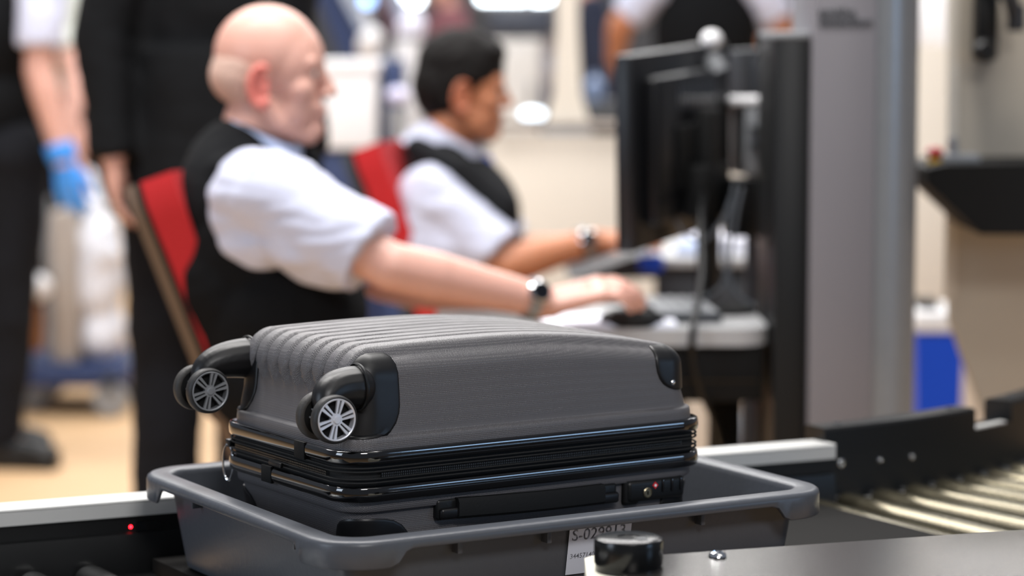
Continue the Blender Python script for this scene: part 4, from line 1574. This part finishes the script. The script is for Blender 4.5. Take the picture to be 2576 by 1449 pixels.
def far_lamp(name, label, px, py, Y, sx, sz, m_, cat='lamp'):
    c_ = P(px, py, Y)
    r_ = empty(name, (c_.x, Y, 0), label, cat, group='bright lamps in the far background')
    MB().box(c_[:], (sx, .03, sz), bev=min(sx, sz) * .2).build('diffuser', m_, r_)
    MB().box((c_.x, Y + .03, c_.z), (sx + .03, .03, sz + .03), bev=.006).build('housing', M['grey'], r_)
    MB().cyl((c_.x, Y + .03, 0), (c_.x, Y + .03, c_.z), .012).build('post', M['grey'], r_)
    return r_


far_lamp('task_lamp', 'bright wide lamp panel at the top edge above the dark display', 1265, -12, 13.0, .24, .06, M['lamp'])
far_lamp('task_lamp', 'bright lamp panel just right of the wide one at the top edge', 1360, -8, 13.2, .10, .05, M['lamp'])
far_lamp('task_lamp', 'white round lamp at the top edge above the dark-haired officer', 1036, -10, 12.0, .09, .07, M['lamp'])
far_lamp('task_lamp', 'small blue-white lamp at the top edge left of the white one', 924, 0, 12.0, .05, .05, M['lampblue'])
lz = P(1340, 290, 7.0)
dl = empty('glow_oval', (lz.x, 7.08, zt + .017), 'small glowing oval lying on the partition ledge', 'lamp')
MB().ell((lz.x, 7.06, zt + .036), (.036, .025, .017)).build('oval_body', mat('glow_small', 'e6f4ff', .3, emit='dff0ff', estr=2.2), dl)  # emissive oval above a small grey base
MB().lathe([(.03, 0), (.03, .006), (.006, .010), (.006, .024)], (lz.x, 7.06, zt + .017), (0, 0, 1), 24).build('base', M['grey'], dl)
sp_ = P(1495, 222, 10.0)
MB().lathe([(.03, 0), (.035, .02), (.035, .07), (.015, .09), (.012, .11)], (sp_.x, 10.0, sp_.z - .05), (0, 0, 1), 24).build('spray_bottle', mat('pale_blue_plastic', '7f92b4', .4), label='pale blue bottle near the distant navy figure', cat='bottle')
MB().box((sp_.x, 10.05, (sp_.z - .05) / 2), (.30, .40, sp_.z - .05), bev=.006).build('storage_unit', M['darkgrey'], label='dark grey storage unit under the pale blue bottle', cat='cabinet')

# ------------------------------------------------------------------ white box machine and blue frames between the two officers
YX = 8.0
wx = empty('white_bin', (P(860, 0, YX).x, YX, 0), 'white box with a raised lid rim between the two officers\' heads', 'box')
zt_, zb2 = P(0, 152, YX).z, P(0, 380, YX).z
xc_ = (P(760, 0, YX).x + P(952, 0, YX).x) / 2
wdt = P(952, 0, YX).x - P(760, 0, YX).x
MB().box((xc_, YX + .15, (zt_ + zb2) / 2), (wdt - .012, .3, zt_ - zb2 - .01), bev=.01, seg=3).build('box_body', M['white'], wx)
MB().box((xc_, YX + .15, zt_ - .02), (wdt + .01, .32, .04), bev=.01, seg=3).build('lid', M['white'], wx)
tb = empty('blue_cabinet', (P(900, 0, 8.1).x, 8.1, 0), 'navy blue cabinet carrying the white box', 'cabinet')
MB().box((P(900, 0, YX).x, YX + .2, zb2 / 2), (.34, .36, zb2 - .004), bev=.008).build('carcass', M['navy'], tb)
MB().box((P(985, 0, YX).x, YX + .2, (zt_ + zb2) / 2 - .0), (.06, .30, zt_ - zb2), bev=.006).build('side_column', M['navy'], tb)
MB().box((P(900, 0, YX).x, YX + .012, zb2 / 2), (.30, .012, zb2 - .08), bev=.003).build('door', mat('navy_door', '1c2c54', .5), tb)
wc_ = empty('white_cylinder', (P(1022, 0, 8.2).x, 8.2, 0), 'tall pale white column beside the blue cabinet', 'column')
MB().cyl((P(1025, 0, 8.6).x, 8.6, 0), (P(1025, 0, 8.6).x, 8.6, P(0, 100, 8.6).z), .045, n=32, bev=.01).build('shaft', M['white'], wc_)
MB().cyl((P(1025, 0, 8.6).x, 8.6, P(0, 100, 8.6).z), (P(1025, 0, 8.6).x, 8.6, P(0, 88, 8.6).z), .05, n=32, bev=.004).build('cap', M['grey'], wc_)
cu = P(1000, 300, 7.9)
cu_o = empty('cup', (cu.x, 7.9, zb2), 'grey cup with lilac lid standing right of the white box', 'cup')
MB().lathe([(.022, 0), (.030, .13), (.0305, .14)], (cu.x, 7.92, P(0, 385, 7.9).z), (0, 0, 1), 28).build('cup_body', M['grey'], cu_o)
MB().ell((cu.x, 7.92, P(0, 240, 7.9).z), (.036, .036, .026)).build('lid', mat('lilac_plastic', 'd4d2ee', .4), cu_o)
MB().box((cu.x, 7.92, P(0, 385, 7.9).z / 2), (.09, .09, P(0, 385, 7.9).z), bev=.005).build('cup_post', M['navy'], cu_o)

# slanted frames at the top (a trolley's uprights)
tr_ = empty('trolley_frame', (P(900, 0, 9.5).x, 9.5, 0), 'tall trolley with slanted pale and navy uprights above the white box', 'trolley')
def slant(nm, a, b, wpx, Y, m_):
    p, q = P(*a, Y), P(*b, Y)
    hw = wpx / 2 / FPX * Y
    MB().prism([p + Vector((-hw, 0, 0)), p + Vector((hw, 0, 0)), q + Vector((hw, 0, 0)), q + Vector((-hw, 0, 0))], (0, .05, 0)).build(nm, m_, tr_, smooth=False)
slant('panel', (815, -60), (905, 170), 75, 9.5, M['navy'])
slant('upright', (850, -60), (975, 170), 38, 9.45, mat('pale_blue_paint', 'a9b4c6', .5))
slant('upright', (965, -60), (1050, 110), 40, 9.45, mat('pale_blue_paint_b', '98a0b4', .5))
slant('crossbar', (930, -60), (1000, 100), 26, 9.5, mat('maroon_paint', '5b3340', .5))
MB().box((P(900, 0, 9.6).x, 9.6, .25), (.5, .5, .08), bev=.01).build('deck', M['navy'], tr_)
for dx in (-.2, .2):
    MB().cyl((P(900, 0, 9.6).x + dx, 9.62, .25), (P(900, 0, 9.6).x + dx, 9.62, 1.2), .015).build('post', M['grey'], tr_)
for (a, Y, r1, r2, lab, mm) in (((930, 108), 9.42, .045, .062, 'white rounded bag hanging above the white box', M['white']), ((1034, 70), 9.42, .052, .062, 'lilac-white rounded bag above the tall pale column', mat('lilac_bag', 'dfe0f2', .5))):
    c_ = P(*a, Y)
    MB().ell(c_, (r1, .04, r2), Matrix.Rotation(D(25), 3, 'Y')).cap(c_, c_ + Vector((-.02, .0, .12)), .012, .006).blob('hanging_bag', mm, None, voxel=.005, smooth=3)
    ob = [o for o in COL.objects if o.name.startswith('hanging_bag')][-1]
    setp(ob, lab, 'bag', 'bags hanging on the slanted trolley')

# ------------------------------------------------------------------ left cart with bags
YQ = 8.7
ca_ = empty('cleaning_cart', (P(200, 0, YQ).x, YQ, 0), 'grey and navy cleaning cart standing behind the gloved person', 'cart')
zp0, zp1 = P(0, 950, YQ).z, P(0, 895, YQ).z
MB().box((P(190, 0, YQ).x, YQ, (zp0 + zp1) / 2), (.38, .5, zp1 - zp0), bev=.012, seg=3).build('platform', M['navy'], ca_)
MB().box((P(175, 0, YQ).x, YQ - .05, (P(0, 520, YQ).z + zp1) / 2), (.085, .30, P(0, 520, YQ).z - zp1), bev=.01).build('side_panel', mat('warm_grey_panel', 'a39a92', .6), ca_)
MB().box((P(182, 0, YQ).x, YQ + .2, P(0, 960, YQ).z), (.40, .10, .07), bev=.01).build('lower_rail', M['grey'], ca_)
MB().cyl((P(328, 0, YQ).x, YQ - .1, zp0), (P(328, 0, YQ).x, YQ - .1, P(0, 500, YQ).z), .014).build('upright', M['grey'], ca_)
MB().cyl((P(95, 0, YQ).x, YQ + .1, zp0), (P(95, 0, YQ).x, YQ + .1, P(0, 500, YQ).z), .014).build('upright', M['grey'], ca_)
for (px_, dy) in ((292, -.25), (292, .25), (75, -.05), (75, .25)):
    c_ = Vector((P(px_, 0, YQ).x, YQ + dy, .058))
    wl = MB().lathe([(.030, -.016), (.052, -.016), (.058, -.010), (.058, .010), (.052, .016), (.030, .016)], c_, (0, 1, 0), 32).build('wheel', M['grey'], ca_)
    MB().box((c_.x, c_.y, .115), (.035, .05, .06), bev=.004).build('caster_fork', M['darkgrey'], ca_)
    MB().cyl((c_.x, c_.y, .12), (c_.x, c_.y, zp0), .012).build('caster_post', M['darkgrey'], ca_)
bg = MB()
b0 = P(252, 700, YQ)
bg.ell((b0.x, YQ - .05, P(0, 700, YQ).z), (.088, .13, .24)); bg.ell((b0.x + .01, YQ - .05, P(0, 820, YQ).z), (.082, .12, .11)); bg.ell((b0.x + .035, YQ - .08, P(0, 620, YQ).z), (.050, .10, .10))
bg.cap((b0.x - .02, YQ - .05, P(0, 520, YQ).z), (b0.x - .03, YQ, P(0, 440, YQ).z), .05, .022)
ob = bg.blob('rubbish_bag', M['bag'], None, voxel=.008, smooth=3, disp=.020, freq=11)
setp(ob, 'large white plastic bag hanging on the cleaning cart', 'bag')
bo = empty('spray_bottle', (P(92, 0, 8.4).x, 8.4, zp1), 'bottle with round white top and brown body beside the gloved person\'s legs', 'bottle')
MB().ell(P(95, 722, 8.45), (.045, .045, .045)).build('cap', M['white'], bo)
MB().lathe([(.032, 0), (.036, .03), (.034, .12), (.026, .17)], P(84, 880, 8.45), (0, 0, 1), 28).build('bottle_body', M['brown'], bo)
for i in range(4):
    c_ = P(70 + i * 48, 985, 8.9)
    MB().box((c_.x, 8.85, .165), (.05, .05, .12), bev=.010).build('spare_jar', M['grey'] if i % 2 else M['cream'], ca_)
MB().box((P(140, 0, 8.9).x, 8.88, .095), (.34, .16, .02), bev=.003).build('lower_shelf', M['darkgrey'], ca_)
for dx in (-.14, .14):
    MB().cyl((P(140, 0, 8.9).x + dx, 8.92, .09), (P(140, 0, 8.9).x + dx, 8.80, zp0 + .01), .008).build('shelf_hanger', M['grey'], ca_)
MB().box((P(140, 0, 8.9).x, 8.88, .20), (.02, .02, .23), bev=.003).build('shelf_post', M['darkgrey'], ca_)

# white shirt behind between gloved person and black coat
pH = P(150, 300, 9.6)
standing('pale-shirted person mostly hidden behind the gloved person and the black coat', pH.x + .02, 9.6, D(-30), 1.75, top=mat('pale_shirt', 'b9bcb4', .85), hair=M['hairdark'],
         arms=dict(elR=P(190, 170, 9.3), wrR=P(182, 300, 9.2), hdR=Vector((.1, -.2, -1)), hnR=Vector((0, -1, 0))))

# plastic bag seen under the desk
ub = P(1862, 1090, 6.6)
b_ = MB().ell((ub.x, 6.6, .13), (.050, .06, .13)).ell((ub.x + .01, 6.6, .22), (.035, .05, .07)).blob('plastic_bag', M['bag'], None, voxel=.007, smooth=2, disp=.016, freq=16)
setp(b_, 'crumpled pale plastic bag on the floor seen under the near desk', 'bag')

# ------------------------------------------------------------------ scanner column and black panel
sc_ = empty('scanner_column', (P(2180, 0, 4.6).x, 4.7, 0), 'tall grey scanner column with small dark lettering at its top', 'column')
YS = 4.42
xl, xr = P(2040, 500, YS).x, P(2320, 500, YS).x
H2 = 1.95
xr = P(2328, 500, YS).x
xm = xl + (xr - xl) * .56
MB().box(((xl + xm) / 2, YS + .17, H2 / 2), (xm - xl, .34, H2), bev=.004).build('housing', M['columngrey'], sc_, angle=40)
poly = [(xm, YS + .006)]
for i in range(13):
    f_ = i / 12
    poly.append((xm + (xr - xm) * math.sin(f_ * PI / 2) ** .8 * 1.0, YS + .006 + .10 * (1 - math.cos(f_ * PI / 2))))
poly += [(xr, YS + .33), (xm, YS + .33)]
MB().prism([Vector((x, y, 0)) for x, y in poly], (0, 0, H2)).build('side_profile', M['columnlit'], sc_, angle=40, label='rounded side of the column, coloured lighter as if lit')
for body_, py_ in (('smiths', 43), ('detection', 67)):
    me = text_mesh(body_, .0245, .0005, .0006)
    o_ = P(2058, py_, YS)
    me.transform(Matrix.Translation((o_.x, YS - .001, o_.z)) @ Matrix.Rotation(PI / 2, 4, 'X'))
    link('lettering', me, M['darkgrey'], sc_)
bpn = empty('scanner_panel', (P(1990, 0, 4.6).x, 4.6, 0), 'tall black panel standing left of the grey scanner column', 'panel')
xl2 = P(1948, 500, 4.44).x
MB().box(((xl2 + xl) / 2 - .0015, 4.60, P(0, 95, 4.44).z / 2), (xl - xl2 - .004, .32, P(0, 95, 4.44).z), bev=.004).build('panel_body', M['black'], bpn)
MB().box(((xl2 + xl) / 2 - .0015, 4.60, P(0, 88, 4.44).z), (xl - xl2 - .004, .32, .012), bev=.003).build('panel_cap', M['grey'], bpn)

# ------------------------------------------------------------------ right-hand machine
YR = 4.9
mr = empty('xray_machine', (P(2560, 0, YR).x, YR + .3, 0), 'large beige machine with a black shelf at the right edge', 'machine')
pp_ = [P(2392, -160, YR), P(2392, 806, YR), P(2472, 1035, YR), P(2560, 1285, YR), P(2990, 1285, YR), P(2990, -160, YR)]
MB().prism(pp_, (0, .05, 0)).build('machine_body', M['machine'], mr, smooth=False)
MB().box((P(2402, 0, YR).x - .002, YR - .002, 1.1), (.020, .012, .66), bev=.003).build('corner_trim', M['beige'], mr)
sh_ = [P(2332, 425, 4.62), P(2380, 414, 4.62), P(2990, 408, 4.62), P(2990, 592, 4.62), P(2468, 590, 4.62), P(2332, 462, 4.62)]
MB().prism(sh_, (0, .27, 0)).build('shelf', M['blackmatte'], mr, smooth=False, label='black angular shelf')
MB().box((P(2780, 0, YR).x, YR + .3, .22), (.5, .5, .44), bev=.01).build('base', M['darkgrey'], mr)
es = P(2350, 405, 4.72)
eo = empty('emergency_button', es, 'red emergency button on a yellow base on the left tip of the black shelf', 'button')
zsh = P(0, 424, 4.62).z
MB().cyl((es.x, 4.72, zsh), (es.x, 4.72, zsh + .014), .014, n=24, bev=.002).build('button_base', M['yellow'], eo)
MB().lathe([(.010, .014), (.010, .020), (.017, .022), (.017, .028), (.010, .034), (.0003, .035)], (es.x, 4.72, zsh), (0, 0, 1), 24).build('button_head', M['redp'], eo)
kn = P(2415, 395, 4.72)
ko = empty('control_valve', (kn.x, 4.72, P(0, 414, 4.62).z), 'small grey fitting on the black shelf against the beige machine', 'fitting')
MB().box((kn.x, 4.74, P(0, 408, 4.62).z), (.075, .05, .018), bev=.004).build('fitting_base', M['grey'], ko)
MB().cyl((kn.x - .008, 4.74, P(0, 408, 4.62).z + .008), (kn.x - .012, 4.74, P(0, 352, 4.62).z), .009, n=16, bev=.002).build('fitting_stem', M['grey'], ko)
bk = empty('mounted_reader', P(2485, 60, 4.8), 'black bracket device hanging on the beige machine at the top right', 'device')
a_, b_ = P(2486, -70, 4.84), P(2484, 150, 4.84)
MB().box((a_.x, 4.86, (a_.z + b_.z) / 2), (.042, .05, a_.z - b_.z), bev=.005).build('bracket', M['black'], bk)
MB().tube([P(2490, -40, 4.80), P(2540, -10, 4.78), P(2560, 60, 4.80)], .016, 12).build('arm', M['darkgrey'], bk)
MB().lathe([(.018, 0), (.022, .01), (.022, .035), (.016, .045)], P(2472, 128, 4.82), (0, -1, 0), 20).build('knob', M['black'], bk)
MB().box(P(2556, 45, 4.80)[:], (.025, .04, .05), D(10), bev=.006).build('clip', M['darkgrey'], bk)

# wall behind, blue bin with white lid in the gap
MB().box((P(2365, 0, 7.0).x, 7.1, .62), (.34, .04, 1.24), bev=.003).build('screen_wall', M['beige'], label='light beige low screen in the gap between column and machine', cat='partition')
bi = empty('blue_bin', (P(2365, 0, 6.4).x, 6.4, 0), 'blue plastic bin with a white lid right of the grey column', 'bin')
zb_1, zb_2 = P(0, 822, 6.4).z, P(0, 772, 6.4).z
cxb = P(2358, 0, 6.4).x
rs = []
for z_, hw in ((0, .047), (zb_1 * .5, .054), (zb_1, .060)):
    rs.append([(cxb + hw * sx, 6.4 + .12 * sy, z_) for sx, sy in ((-1, -1), (1, -1), (1, 1), (-1, 1))])
MB().rings(rs).build('bin_body', M['blue'], bi, smooth=False)
MB().box((cxb, 6.4, (zb_1 + zb_2) / 2), (.130, .26, zb_2 - zb_1), bev=.008).build('lid', M['white'], bi)
MB().box((cxb - .02, 6.38, zb_2 + .012), (.05, .10, .022), bev=.005).build('wallet', M['black'], label='dark flat object lying on the white lid of the blue bin', cat='wallet')
